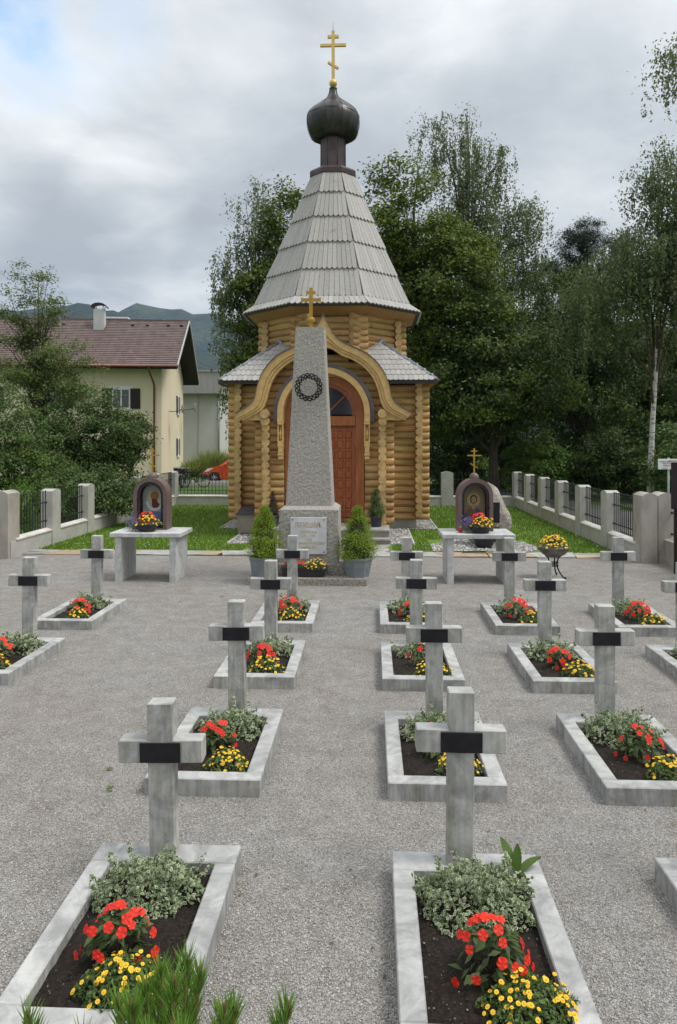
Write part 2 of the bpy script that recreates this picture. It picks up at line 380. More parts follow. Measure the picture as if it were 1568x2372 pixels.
M['gold_letter'] = mat('gold lettering', (.40, .27, .10), (.45, .32, .13), 9, .6)
M['shrine'] = mat('mauve painted metal', (.115, .076, .068), (.155, .105, .095), 4, .5, spec=.5)
M['shrine_dark'] = mat('dark inner frame', (.02, .014, .018), (.03, .02, .026), 9, .5)
M['pot_grey'] = mat('grey plastic pot', (.17, .20, .21), (.22, .25, .26), 5, .55)
M['pot_black'] = mat('black plastic', (.022, .022, .026), (.032, .031, .036), 9, .55)
M['pot_blue'] = mat('slate blue pot', (.028, .03, .045), (.04, .042, .06), 9, .5)
M['box_beige'] = mat('taupe plastic', (.26, .22, .18), (.31, .265, .22), 5, .6)
M['box_lid'] = mat('grey plastic lid', (.045, .046, .05), (.06, .06, .064), 9, .5)
M['bowl_metal'] = mat('tarnished bowl', (.10, .095, .085), (.22, .21, .19), 7, .5, metal=.3)
M['red_glass'] = mat('red glass', (.45, .01, .008), (.5, .015, .01), 9, .2)
M['rock'] = mat('pale rough rock', (.22, .19, .16), (.50, .46, .41), 4.5, .9, bmp=1, bscale=16, bdist=.06, lo=.3, hi=.7)
M['plaster'] = mat('cream plaster', (.70, .60, .43), (.75, .655, .48), .5, .9, bmp=.2, bscale=60)
M['rooftile'] = mat('brown roof tile', (.115, .078, .07), (.17, .12, .11), 2.2, .6, bmp=.2, bscale=30)
M['barge'] = mat('dark timber', (.02, .013, .012), (.03, .02, .018), 5, .7)
M['verge'] = mat('pale verge metal', (.38, .38, .37), (.45, .45, .44), 5, .5)
M['copper_pipe'] = mat('copper brown pipe', (.16, .06, .04), (.21, .085, .055), 5, .45, metal=.3)
M['white'] = mat('white paint', (.72, .73, .73), (.78, .78, .78), 5, .5)
M['shutter'] = mat('dark brown shutter', (.018, .010, .009), (.028, .016, .013), 5, .6)
M['glass'] = mat('window glass', (.03, .036, .042), (.06, .07, .08), 1.2, .08, spec=.8)
M['dark_glass'] = mat('dark blue glass', (.012, .014, .024), (.03, .034, .055), 1.5, .12, spec=.7)
M['curtain'] = mat('white curtain', (.16, .17, .17), (.24, .25, .25), 6, .9, stretch=(8, 8, .5))
M['chimney'] = mat('chimney render', (.42, .43, .43), (.53, .54, .54), 3, .85)
M['render_grey'] = mat('grey render', (.50, .485, .44), (.57, .55, .505), .5, .9)
M['panel_grey'] = mat('grey roof cladding', (.34, .325, .31), (.40, .385, .37), .8, .6, stretch=(6, 6, .5))
M['car_paint'] = mat('orange red car paint', (.62, .075, .02), (.64, .085, .024), 3, .3, coat=.6)
M['tyre'] = mat('tyre rubber', (.015, .015, .015), (.022, .022, .022), 9, .8)
M['alloy'] = mat('wheel alloy', (.40, .40, .41), (.5, .5, .5), 9, .35, metal=.6)
M['lamp_glass'] = mat('headlamp glass', (.7, .7, .7), (.8, .8, .8), 9, .1)
M['board'] = mat('dark brown board', (.016, .009, .012), (.024, .014, .017), 5, .6)
M['galv'] = mat('galvanised steel', (.22, .25, .26), (.28, .31, .32), 6, .5, metal=.4)
M['sign_white'] = mat('white sign', (.70, .70, .69), (.75, .75, .74), 6, .5)
M['sign_red'] = mat('red print', (.5, .04, .04), (.5, .045, .045), 6, .6)
M['black_print'] = mat('black print', (.02, .02, .02), (.03, .03, .03), 6, .6)
M['bark'] = mat('grey brown bark', (.045, .034, .026), (.10, .08, .062), 6, .95, stretch=(3, 3, .8), bmp=.8, bscale=18, bdist=.03)
M['birch_bark'] = mat('birch bark', (.07, .065, .06), (.60, .585, .55), 3.2, .8, stretch=(1.2, 1.2, 3.2), lo=.36, hi=.5)
M['twig'] = mat('brown twig', (.06, .04, .025), (.10, .065, .04), 15, .9)
M['stem_green'] = mat('green stem', (.07, .10, .03), (.09, .12, .04), 15, .8)
M['maple'] = leafmat('maple leaf', [(0, (.05, .08, .010)), (.45, (.10, .14, .018)), (.85, (.145, .19, .028)), (1, (.20, .23, .05))], .4)
M['dark_leaf'] = leafmat('dark leaf', [(0, (.033, .058, .015)), (.5, (.064, .10, .026)), (1, (.115, .155, .04))], .38)
M['birch'] = leafmat('birch leaf', [(0, (.085, .115, .045)), (.5, (.15, .19, .078)), (1, (.22, .255, .115))], .4)
M['pine_leaf'] = leafmat('pine needle', [(0, (.022, .042, .022)), (1, (.05, .08, .042))], .1)
M['shrub'] = leafmat('shrub leaf', [(0, (.05, .095, .024)), (.5, (.10, .165, .042)), (1, (.17, .235, .082))], .38)
M['shrub_light'] = leafmat('light shrub leaf', [(0, (.08, .15, .026)), (.6, (.125, .22, .04)), (1, (.18, .27, .06))], .35)
M['ash'] = leafmat('ash leaf', [(0, (.085, .13, .035)), (.6, (.14, .19, .055)), (1, (.24, .26, .08))], .4)
M['reed'] = leafmat('ornamental grass', [(0, (.12, .17, .06)), (.6, (.26, .31, .09)), (1, (.48, .48, .10))], .35)
M['grass_blade'] = leafmat('grass blade', [(0, (.10, .18, .018)), (.6, (.15, .24, .028)), (.9, (.20, .28, .05)), (1, (.30, .30, .10))], .4)
M['euo_green'] = leafmat('green part of variegated leaf', [(0, (.11, .155, .065)), (1, (.21, .28, .12))], .3)
M['euo_cream'] = leafmat('cream part of variegated leaf', [(0, (.48, .54, .35)), (1, (.70, .73, .55))], .3)
M['imp_leaf'] = leafmat('impatiens leaf', [(0, (.055, .085, .028)), (.6, (.09, .135, .045)), (1, (.15, .19, .07))], .3)
M['red_petal'] = mat('scarlet petal', (.58, .014, .005), (.72, .032, .010), 30, .6, rand=.12)
M['yellow_petal'] = mat('yellow petal', (.72, .42, .012), (.80, .52, .03), 30, .6, rand=.1)
M['yellow_eye'] = mat('flower eye', (.60, .32, .01), (.66, .37, .012), 30, .8)
M['sanv_leaf'] = leafmat('creeping zinnia leaf', [(0, (.07, .12, .035)), (1, (.15, .22, .065))], .3)
M['hosta'] = leafmat('broad leaf', [(0, (.07, .13, .022)), (1, (.11, .18, .035))], .35)
M['lavender'] = mat('violet petal', (.13, .10, .26), (.22, .17, .38), 30, .8)
M['needle'] = leafmat('pine shrub needle', [(0, (.12, .25, .036)), (.6, (.19, .34, .055)), (1, (.27, .40, .09))], .45)
M['conifer'] = leafmat('dwarf spruce spray', [(0, (.12, .20, .014)), (.5, (.21, .31, .025)), (1, (.31, .40, .05))], .35)
M['conifer_dark'] = leafmat('dwarf spruce spray, dark', [(0, (.07, .12, .03)), (1, (.15, .21, .065))], .3)
M['conifer_dry'] = leafmat('dry brown spray', [(0, (.05, .028, .015)), (1, (.11, .06, .03))], .1)
M['hill_near'] = mat('forested hill', (.008, .016, .011), (.024, .036, .017), .022, .95, bmp=1, bscale=.03, bdist=14)
M['hill_far'] = mat('alpine ridge', (.012, .022, .014), (.05, .06, .03), .013, .95, bmp=1, bscale=.02, bdist=20)

# ------------------------------------------------------------------ ground
def sheet(name, poly, z, m, thick=0.0):
    b = MB()
    if thick: b.slab(poly, z-thick, z)
    else: b.add([(x, y, z) for x, y in poly], [list(range(len(poly)))])
    return tag(b.build(name, m), kind='structure')
def rect(x0, x1, y0, y1): return [(x0, y0), (x1, y0), (x1, y1), (x0, y1)]
sheet('ground', rect(-3400, 3400, -600, 3300), -.035, M['meadow'])
sheet('gravel_ground', [(-7.98, -4), (5.92, -4), (5.92, 15.0), (5.4, 15.4), (-7.5, 15.4), (-7.98, 15.0)], 0, M['gravel'])
sheet('lawn', rect(-7.5, 5.36, 15.9, 27.4), .012, M['lawn'])
road = [(9.6, -5), (9.5, 12), (9.3, 22), (8.6, 29), (6.6, 35.6), (1, 41), (-8, 43.2), (-30, 44.5), (-30, 41.6), (-8.5, 40.4), (-.6, 38), (4.4, 33.6), (6.2, 28), (6.7, 22), (6.9, 12), (7.0, -5)]
sheet('road', road, -.018, M['asphalt'])
# kerb of the yard behind the back fence
kb = MB(); kb.box(-16, -5.2, 43.1, 43.3, -.03, .10)
tag(kb.build('kerb', M['coping']), kind='structure')

# mountains: two real ridges, height as a function of bearing from the valley
def hills(name, d0, d1, d2, ridge, m, seed, n=150, rows=26):
    r_ = np.random.default_rng(seed); ph = r_.uniform(0, 6.28, (12,))
    b = MB(); vs = []
    for j in range(rows):
        t = j/(rows-1)
        for i in range(n):
            az = R(-62+124*i/(n-1)); h = ridge(math.degrees(az))
            if t < .72: u = t/.72; d = d0+(d1-d0)*u; hh = h*(u**1.15)
            else: u = (t-.72)/.28; d = d1+(d2-d1)*u; hh = h*(1-.8*u*u)
            wob = sum(math.sin(az*(9+7*k)+t*(2.3+k)+ph[k])*(.05/(1+.45*k)) for k in range(8))
            d *= 1+wob*.35*min(1, t*1.5)*(1-.6*t); hh *= 1+wob*.55*(1-abs(2*t-1)**2)
            hh += h*.02*math.sin(az*140+ph[8]+t*9)*t + h*.012*math.sin(az*260+ph[9]+t*23)*t
            x, y = site(d*math.sin(az), d*math.cos(az)); vs.append((x, y, hh-2))
    fs = [(j*n+i, j*n+i+1, (j+1)*n+i+1, (j+1)*n+i) for j in range(rows-1) for i in range(n-1)]
    b.add(vs, fs, 0, True); return tag(b.build(name, m), kind='structure')
def interp(pts):
    xs = [p[0] for p in pts]; ys = [p[1] for p in pts]
    return lambda v: float(np.interp(v, xs, ys))
def px_ridge(pts, d):            # ridge silhouette given as bearing and height over the eye
    return interp([(math.degrees(math.atan((px-784)/1700)), (1025-py)/1700*math.cos(math.atan((px-784)/1700))*d) for px, py in pts])
NEAR_D, FAR_D = 1500, 2300
HAZE = .000105
hills('near_hill', 620, NEAR_D, 2100, px_ridge([(-1400, 760), (-500, 700), (-200, 722), (0, 715), (60, 707), (115, 701), (150, 690), (182, 689), (214, 698), (240, 706), (262, 716), (300, 730), (345, 742), (390, 764), (450, 800), (560, 850), (800, 900), (1300, 890), (3000, 880)], NEAR_D), M['hill_near'], 3)
hills('far_hill', 1500, FAR_D, 3000, px_ridge([(-1400, 740), (-300, 742), (100, 735), (262, 722), (290, 709), (312, 704), (345, 708), (372, 713), (395, 717), (415, 716), (440, 723), (456, 719), (468, 725), (490, 728), (505, 730), (540, 752), (600, 745), (700, 760), (900, 780), (1500, 760), (3000, 740)], FAR_D), M['hill_far'], 8)

# the air between here and the ridges
hb = MB(); hb.box(-3500, 3500, -700, 3400, -1.1, 640)
haze = tag(hb.build('haze', []), kind='stuff')
hm = bpy.data.materials.new('haze air'); hm.use_nodes = True; hN = hm.node_tree.nodes; hN.clear()
hv = hN.new('ShaderNodeVolumePrincipled'); hv.inputs['Color'].default_value = (.42, .68, 1.0, 1); hv.inputs['Density'].default_value = HAZE
hv.inputs['Anisotropy'].default_value = .2
ho = hN.new('ShaderNodeOutputMaterial'); hm.node_tree.links.new(hv.outputs[0], ho.inputs['Volume']); haze.data.materials.append(hm)

# ------------------------------------------------------------------ the chapel
CX, CY = -1.18, 22.7
chapel = thing('wooden_chapel', 'round log orthodox chapel with grey shingled tent roof and onion dome', 'chapel', (CX, CY, 0))
PITCH, LR = .185, .100
log_cache = {}
def log_mesh(length, r=LR):
    key = (round(length, 2), round(r, 3))
    if key not in log_cache:
        b = MB(); n = 14; L2 = length/2
        b.tube([(-L2, 0, 0), (-L2+.004, 0, 0), (0, 0, 0), (L2-.004, 0, 0), (L2, 0, 0)], [r*.97, r, r, r, r*.97], n, 0, True, 1)
        log_cache[key] = b.mesh('log', [M['log'], M['log_end']])
    return log_cache[key]
def log(u, v, z, length, ang=0.0, r=LR):
    o = place('log', log_mesh(length, r), chapel, (u, v, z), (0, 0, 0))
    o.rotation_euler = Matrix.Rotation(ang, 3, 'Z').to_euler() if not ang == 0 else (0, 0, 0)
    # turn each log about its own axis so that no two show the same face, and let it sit a few millimetres proud or shy
    q = Matrix.Rotation(ang, 3, 'Z') @ Matrix.Rotation(rnd.choice((0, 1, 2, 3, 4, 5))*math.pi*2/7, 3, 'X')
    o.rotation_euler = q.to_euler()
    o.location = (u+rnd.uniform(-.006, .006), v+rnd.uniform(-.006, .006), z); q_ = rnd.uniform(.955, 1.035); o.scale = (1, q_, q_)
    return o
W, OV = 2.47, .30
NROW = 20
for k in range(NROW):
    z = .355+PITCH*k
    log(0, -W, z, 2*(W+OV)); log(0, W, z, 2*(W+OV))
    log(-W, 0, z+PITCH/2, 2*(W+OV), math.pi/2); log(W, 0, z+PITCH/2, 2*(W+OV), math.pi/2)
f = MB(); f.box(-2.42, 2.42, -2.42, 2.42, -.02, .262)
f.build('foundation', M['concrete'], chapel)

# porch: side walls, front wall with the arched doorway, gable
PV = -4.25; PW = 1.45; POV = .30
def ogee():
    prs = [((0, 5.51), (0, 4.70)), ((.055, 5.40), (.06, 4.71)), ((.12, 5.27), (.13, 4.70)), ((.22, 5.09), (.22, 4.67)), ((.35, 4.93), (.33, 4.60)), ((.51, 4.81), (.47, 4.51)), ((.79, 4.68), (.70, 4.42)),
           ((1.08, 4.53), (.93, 4.28)), ((1.33, 4.31), (1.12, 4.10)), ((1.52, 4.03), (1.25, 3.90)), ((1.63, 3.71), (1.34, 3.66)), ((1.69, 3.44), (1.42, 3.36)), ((1.84, 3.28), (1.56, 3.15)), ((2.16, 3.09), (2.00, 2.92))]
    def cr(pts):
        out = []; P = [pts[0]]+pts+[pts[-1]]
        for i in range(1, len(P)-2):
            for t in (0, .25, .5, .75):
                a, b, c, d = P[i-1], P[i], P[i+1], P[i+2]
                out.append(tuple(.5*((2*b[q])+(-a[q]+c[q])*t+(2*a[q]-5*b[q]+4*c[q]-d[q])*t*t+(-a[q]+3*b[q]-3*c[q]+d[q])*t**3) for q in (0, 1)))
        out.append(pts[-1]); return out
    return cr([p[0] for p in prs]), cr([p[1] for p in prs])
OUT, INN = ogee()
inn_x = sorted((z, x) for x, z in INN)
def ogee_half(z): return float(np.interp(z, [a for a, _ in inn_x], [b for _, b in inn_x]))
AR, AZ = 1.0, 3.09                      # arch: inner radius, springing height
def arch_half(z):
    if z <= AZ: return AR
    return math.sqrt(max(0, AR*AR-(z-AZ)**2)) if z < AZ+AR else 0
for k in range(24):
    z = .43+PITCH*k
    if z > 4.66: break
    # outside end of the log: past the corner below the eaves, inside the ogee above them
    x1 = PW+POV if z < 2.95 else ogee_half(z)+.12
    x0 = max(arch_half(z-.07), arch_half(z+.07) if z > AZ else 0)+.02 if z < AZ+AR-.02 else 0
    if x0 <= .03: log(0, PV, z, 2*x1)
    else:
        for s in (-1, 1): log(s*(x0+x1)/2, PV, z, x1-x0)
    if z < 2.95:
        for s in (-1, 1): log(s*PW, (PV-POV-2.36)/2, z-PITCH/2, -2.36-PV+POV, math.pi/2)
for s in (-1, 1):                       # two heavier corbel logs carry the gable
    for z, ex, r in ((2.90, .44, .11), (3.085, .50, .11)): log(s*PW, (PV-ex-2.36)/2, z, -2.36-PV+ex, math.pi/2, r)
b = MB(); b.box(-1.62, 1.62, -4.2, -2.4, -.02, .335); b.build('porch_foundation', M['concrete'], chapel)

# carved ogee gable: three stepped boards on each side and the metal covered roof behind them
def lerp(a, b_, t): return [(p[0]+(q[0]-p[0])*t, p[1]+(q[1]-p[1])*t) for p, q in zip(a, b_)]
for s in (-1, 1):
    mir = lambda pl: [(s*x, z) for x, z in pl]
    for t0, t1, y0 in ((0, .55, -4.80), (.565, .77, -4.765), (.785, 1, -4.73)):
        b = MB(); b.band(mir(lerp(OUT, INN, t0)), mir(lerp(OUT, INN, t1)), y0, -4.55); b.build('gable_board', M['trim'], chapel)
    b = MB(); up = [(x, z+.03) for x, z in OUT]; lo = [(x, z+.002) for x, z in OUT]
    b.band(mir(up), mir(lo), -4.84, -1.9); b.build('gable_roof', M['flashing'], chapel)
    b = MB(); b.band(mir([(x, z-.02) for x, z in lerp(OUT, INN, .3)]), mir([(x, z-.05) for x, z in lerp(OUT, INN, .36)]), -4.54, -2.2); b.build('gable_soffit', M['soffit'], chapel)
    b = MB(); b.add([(s*1.40, -4.66, 3.22), (s*1.40, -4.66, 2.93), (s*1.98, -4.66, 2.93), (s*1.40, -4.5, 3.22), (s*1.40, -4.5, 2.93), (s*1.98, -4.5, 2.93)],
                    [(0, 1, 2), (3, 5, 4), (0, 3, 4, 1), (1, 4, 5, 2), (2, 5, 3, 0)]); b.build('eave_bracket', M['trim'], chapel)
b = MB(); b.lathe([(0, -.07), (.05, -.055), (.072, 0), (.05, .055), (0, .07)], 14, (0, -4.70, 4.72)); b.box(-.03, .03, -4.74, -4.6, 4.76, 4.9); b.build('gable_pendant', M['trim'], chapel)

# doorway arch
def arc(r, n=36, stilt=.20): return [(r, AZ-stilt)]+[(r*math.cos(a), AZ+r*math.sin(a)) for a in [math.pi*i/n for i in range(n+1)]]+[(-r, AZ-stilt)]
b = MB(); b.band(arc(1.15), arc(1.01), -4.60, -4.15); b.build('arch_trim', M['trim'], chapel)
b = MB(); b.band(arc(1.255), arc(1.155), -4.52, -4.28); b.build('arch_flashing', M['flashing'], chapel)
b = MB(); b.band(arc(1.005, 36, 2.75), arc(.79, 36, 2.75), -4.17, -3.98); b.build('door_frame', M['door_frame'], chapel)
b = MB(); b.band(arc(.788, 36, .035), arc(.70, 36, .035), -4.12, -4.0); b.build('fanlight_frame', M['door'], chapel)
b = MB(); b.box(-.79, .79, -4.16, -3.99, 2.80, 3.05, 0, .012); b.build('transom', M['door_frame'], chapel)
fan = MB(); pl = [(.70*math.cos(a), AZ+.70*math.sin(a)) for a in [math.pi*i/24 for i in range(25)]]; fan.prism(pl, -4.03, -4.02)
fanl = fan.build('fanlight', M['dark_glass'], chapel)
for x1, z1 in ((-.52, 3.58), (.52, 3.58), (0, 3.78)):
    m_ = MB(); m_.bar((0, -4.045, 3.06), (x1, -4.045, z1), .035, .03, (0, 1, 0)); m_.build('glazing_bar', M['door'], fanl)
for s in (-1, 1):
    d_ = MB(); d_.box(s*.395-.392, s*.395+.392, -4.06, -4.01, .34, 2.79)
    for i in range(4): cx = s*(.115+.185*0)+s*(.025+.225*i)
    xs = [.395-.3-.0+.2*i for i in range(4)]
    for x in (.045, .290, .490, .745):                      # stiles
        w = .045 if x in (.045, .745) else .022
        if x in (.290, .490): d_.box(s*x-w, s*x+w, -4.085, -4.06, .42, 2.70)
        else: d_.box(s*x-w, s*x+w, -4.085, -4.06, .34, 2.79)
    dr = d_.build('door_leaf', M['door'], chapel)
    rails = [.34, .42]+[.42+.2533*(i+1) for i in range(9)]
    r_ = MB()
    for zc in rails[1:]: r_.box(s*.395-.305, s*.395+.305, -4.083, -4.06, zc-.02, zc+.025, 0)
    r_.build('door_rail', M['door'], dr)
    for j in range(9):                                      # nine rows of three fielded panels
        for xc in (.178, .390, .600):
            p_ = MB(); x0, x1, z0, z1 = s*xc-.082, s*xc+.082, .42+.2533*j+.03, .42+.2533*(j+1)-.03
            p_.add([(x0, -4.061, z0), (x1, -4.061, z0), (x1, -4.061, z1), (x0, -4.061, z1), (x0+.03, -4.078, z0+.03), (x1-.03, -4.078, z0+.03), (x1-.03, -4.078, z1-.03), (x0+.03, -4.078, z1-.03)],
                   [(0, 1, 5, 4), (1, 2, 6, 5), (2, 3, 7, 6), (3, 0, 4, 7), (4, 5, 6, 7)]); p_.build('door_panel', M['door'], dr)
    for z in (.65, 1.45, 2.35):
        h_ = MB(); h_.tube([(s*.785, -4.092, z-.06), (s*.785, -4.092, z+.06)], .012, 8); h_.build('hinge', M['galv'], dr)
h_ = MB(); h_.tube([(.05, -4.09, 1.3), (.05, -4.14, 1.3), (.16, -4.14, 1.3)], .011, 8); h_.box(.03, .07, -4.092, -4.086, 1.2, 1.4); h_.build('handle', M['gold_dull'], dr)
# turned pendants under the ends of the arch
for s in (-1, 1):
    x = s*1.075; b = MB()
    b.box(x-.075, x+.075, -4.6, -4.45, 2.82, 2.885, 0, .006)
    for dx in (-.055, .055): b.box(x+dx-.016, x+dx+.016, -4.58, -4.46, 2.42, 2.82)
    b.box(x-.07, x+.07, -4.59, -4.46, 2.27, 2.42, 0, .01)
    b.box(x-.058, x+.058, -4.585, -4.465, 2.12, 2.27, 0, .01); b.box(x-.07, x+.07, -4.59, -4.46, 2.05, 2.11, 0, .01); b.box(x-.06, x+.06, -4.58, -4.47, 1.96, 2.04, 0, .01)
    p_ = b.build('arch_pendant', M['trim'], chapel)
    b = MB(); b.lathe([(.012, -.15), (.03, -.13), (.022, -.06), (.038, -.02), (.038, .03), (.02, .06), (.012, .16)], 10, (x, -4.53, 2.6)); b.build('pendant_knob', M['gold'], p_)
    b = MB(); b.box(x-.06, x+.06, -4.47, -4.34, 1.96, 2.9); b.build('pendant_back', M['trim'], p_)

# skirt roof over the square
E, EZ, IA, IZ = 2.95, 4.06, 1.40, 5.335
def rotz(p, k): a = k*math.pi/2; return (p[0]*math.cos(a)-p[1]*math.sin(a), p[0]*math.sin(a)+p[1]*math.cos(a), p[2])
b = MB()
for k in range(4):
    q = [rotz(p, k) for p in ((-E, -E, EZ), (E, -E, EZ), (IA, -IA, IZ), (-IA, -IA, IZ))]; b.add(q, [(0, 1, 2, 3)])
skirt = b.build('skirt_roof', M['soffit'], chapel)
b = MB()
for k in range(4):
    b.add([rotz(p, k) for p in ((-E-.02, -E-.02, EZ-.10), (E+.02, -E-.02, EZ-.10), (E+.02, -E-.02, EZ+.0), (-E-.02, -E-.02, EZ), (-E+.03, -E+.03, EZ-.10), (E-.03, -E+.03, EZ-.10), (E-.03, -E+.03, EZ-.004), (-E+.03, -E+.03, EZ-.004))], [(0, 1, 2, 3), (4, 7, 6, 5), (0, 4, 5, 1), (3, 2, 6, 7)])
b.build('skirt_eave', M['eave_dark'], skirt)
b = MB()
for k in range(4):
    b.add([rotz(p, k) for p in ((-E+.03, -E+.03, EZ-.085), (E-.03, -E+.03, EZ-.085), (2.3, -2.3, EZ-.02), (-2.3, -2.3, EZ-.02))], [(0, 1, 2, 3)])
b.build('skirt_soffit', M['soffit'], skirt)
sh_cache = {}
def shingle_mesh(w, l, th=.02):
    key = (round(w, 3), round(l, 3))
    if key not in sh_cache:       # a board with a rounded lower end, lying along -y (down the slope), thickness along z
        b = MB(); pl = [(-w/2, l/2), (-w/2, -l/2+.035), (-w*.3, -l/2+.01), (0, -l/2), (w*.3, -l/2+.01), (w/2, -l/2+.035), (w/2, l/2)]
        b.slab(pl[::-1], 0, th); sh_cache[key] = b.mesh('shingle', M['shingle'])
    return sh_cache[key]
slope = math.atan2(IZ-EZ, E-IA); SL = math.hypot(IZ-EZ, E-IA); NR = 8; ROW = SL/NR
stuff_sh = MB()
for k in range(4):
    for r_i in range(NR):
        t = (r_i+.5)/NR; c_out = E-(E-IA)*t; z = EZ+(IZ-EZ)*t
        half = c_out; n = max(3, round(2*half/.135)); w = 2*half/n
        for i in range(n):
            u = -half+w*(i+.5)
            if abs(u) < 1.0 and k == 0: continue
            if abs(u) < .9 and k != 0 and t > .6: continue
            lift = .016+.004*rnd.random(); tilt = slope-.055
            me = shingle_mesh(round(w-.006, 3), ROW*1.28)
            mt = Matrix.Rotation(k*math.pi/2, 4, 'Z') @ Matrix.Translation((u, -c_out, z)) @ Matrix.Rotation(tilt, 4, 'X') @ Matrix.Translation((0, -ROW*.10, lift))
            if k == 0 or (k in (1, 3) and False):
                o = place('shingle', me, skirt); o.matrix_local = mt
            else:
                stuff_sh.add([(mt @ v.co)[:] for v in me.vertices], [list(p.vertices) for p in me.polygons])
tag(stuff_sh.build('shingle', M['shingle'], skirt), kind='stuff')
for k in range(4):                     # zinc hips and the little pointed saddles where they meet the octagon
    b = MB(); p0 = Vector((-E-.02, -E-.02, EZ+.03)); p1 = Vector((-IA-.05, -IA-.05, IZ+.03)); d = (p1-p0).normalized()
    for sd_ in (0, 1):
        side = Vector((1, 0, 0)) if sd_ == 0 else Vector((0, 1, 0)); n_ = side*.10-Vector((0, 0, .0))+(Vector((0, 0, .0)))
        b.add([p0+Vector((0, 0, .012)), p1+Vector((0, 0, .012)), p1+n_, p0+n_], [(0, 1, 2, 3)])
    q = b.build('hip_cap', M['zinc'], skirt); q.rotation_euler = (0, 0, k*math.pi/2)
    b = MB(); a = Vector((-1.47, -1.47, IZ+.05)); 
    b.add([a+Vector((-.04, -.04, .03)), Vector((-1.72, -1.18, 4.98)), Vector((-1.62, -1.08, 5.02)), Vector((-1.18, -1.72, 4.98)), Vector((-1.08, -1.62, 5.02)), Vector((-1.60, -1.60, 5.10)), Vector((-1.4, -1.4, 5.30))],
          [(0, 5, 1), (0, 3, 5), (0, 1, 2, 6), (0, 6, 4, 3)]); q = b.build('roof_saddle', M['zinc'], skirt); q.rotation_euler = (0, 0, k*math.pi/2)

# octagonal drum of logs under the tent
AP = 1.97; SIDE = 2*AP*math.tan(math.pi/8)
for k in range(8):
    ang = k*math.pi/4
    for r_i in range(10):
        z = 4.18+PITCH*r_i+(PITCH/2 if k % 2 else 0)
        if z > 5.98: continue
        log(AP*math.sin(ang), -AP*math.cos(ang), z, SIDE+.56, ang)
b = MB()
b.lathe([(1.95, 4.0), (1.95, 6.0)], 8, (0, 0, 0), 0, False, ph=math.pi/8); b.build('octagon_core', M['soffit'], chapel)

# tent roof: soffit, eave, cone and overlapping boards in six rings
C8 = 1/math.cos(math.pi/8)
TEN = [(2.575, 6.20), (2.25, 6.485), (1.905, 7.34), (1.56, 8.20), (1.225, 9.04), (.90, 9.86), (.60, 10.63)]
b = MB(); b.lathe([(r*C8-.03, z) for r, z in TEN], 8, (0, 0, 0), 0, False, ph=math.pi/8)
tent = b.build('tent_roof', M['eave_dark'], chapel)
b = MB(); b.lathe([(2.0*C8, 5.96), (2.53*C8, 6.165), (2.0*C8, 6.1)], 8, (0, 0, 0), 0, False, ph=math.pi/8); b.build('tent_soffit', M['soffit'], tent)
b = MB(); b.lathe([(2.53*C8, 6.15), (2.60*C8, 6.15), (2.60*C8, 6.215), (2.55*C8, 6.215)], 8, (0, 0, 0), 0, False, ph=math.pi/8); b.build('tent_eave', M['eave_dark'], tent)
stuff_pl = MB(); plank_cache = {}
for r_i in range(6):
    (a0, z0), (a1, z1) = TEN[r_i], TEN[r_i+1]
    h0, h1 = a0*math.tan(math.pi/8), a1*math.tan(math.pi/8); n = max(5, round(2*h0/.15))
    d = Vector((0, a0-a1, z1-z0)).normalized(); nrm = Vector((0, -(z1-z0), (a0-a1))).normalized()*1.0
    nrm = Vector((0, -d.z, d.y))
    for i in range(n):
        tA, tB = -1+2*i/n, -1+2*(i+1)/n
        xa0, xb0, xa1, xb1 = tA*h0+.0045, tB*h0-.0045, tA*h1+.004, tB*h1-.004
        lo_, hi_ = Vector((0, -a0, z0)), Vector((0, -a1, z1))
        off_ = rnd.choice((0, .003, .0015, .0045)); low = lo_-d*.075                       # lower end hangs over the ring below
        def P(x, base, along, out): return Vector((x, base.y, base.z))+d*along+nrm*out
        prof = [(xa0, .065), (xa0*.75+xb0*.25, .02), ((xa0+xb0)/2, 0), (xa0*.25+xb0*.75, .02), (xb0, .065)]
        top = [P(x, low, al, .062+off_) for x, al in prof]+[P(xb1, hi_, .04, .016+off_), P(xa1, hi_, .04, .016+off_)]
        bot = [P(x, low, al, .032) for x, al in prof]+[P(xb1, hi_, .04, -.012), P(xa1, hi_, .04, -.012)]
        nn = len(top); fs = [list(range(nn)), list(range(nn, 2*nn))[::-1]]+[(q, q+nn, (q+1) % nn+nn, (q+1) % nn) for q in range(nn)]
        pb = MB(); pb.add(top+bot, fs); me = pb.mesh('plank', M['shingle'])
        for k in range(8):
            if k in (7, 0, 1): place('plank', me, tent, (0, 0, 0), (0, 0, k*math.pi/4))
            else:
                mt = Matrix.Rotation(k*math.pi/4, 4, 'Z'); stuff_pl.add([(mt @ v.co)[:] for v in me.vertices], [list(p.vertices) for p in me.polygons])
tag(stuff_pl.build('plank', M['shingle'], tent), kind='stuff')
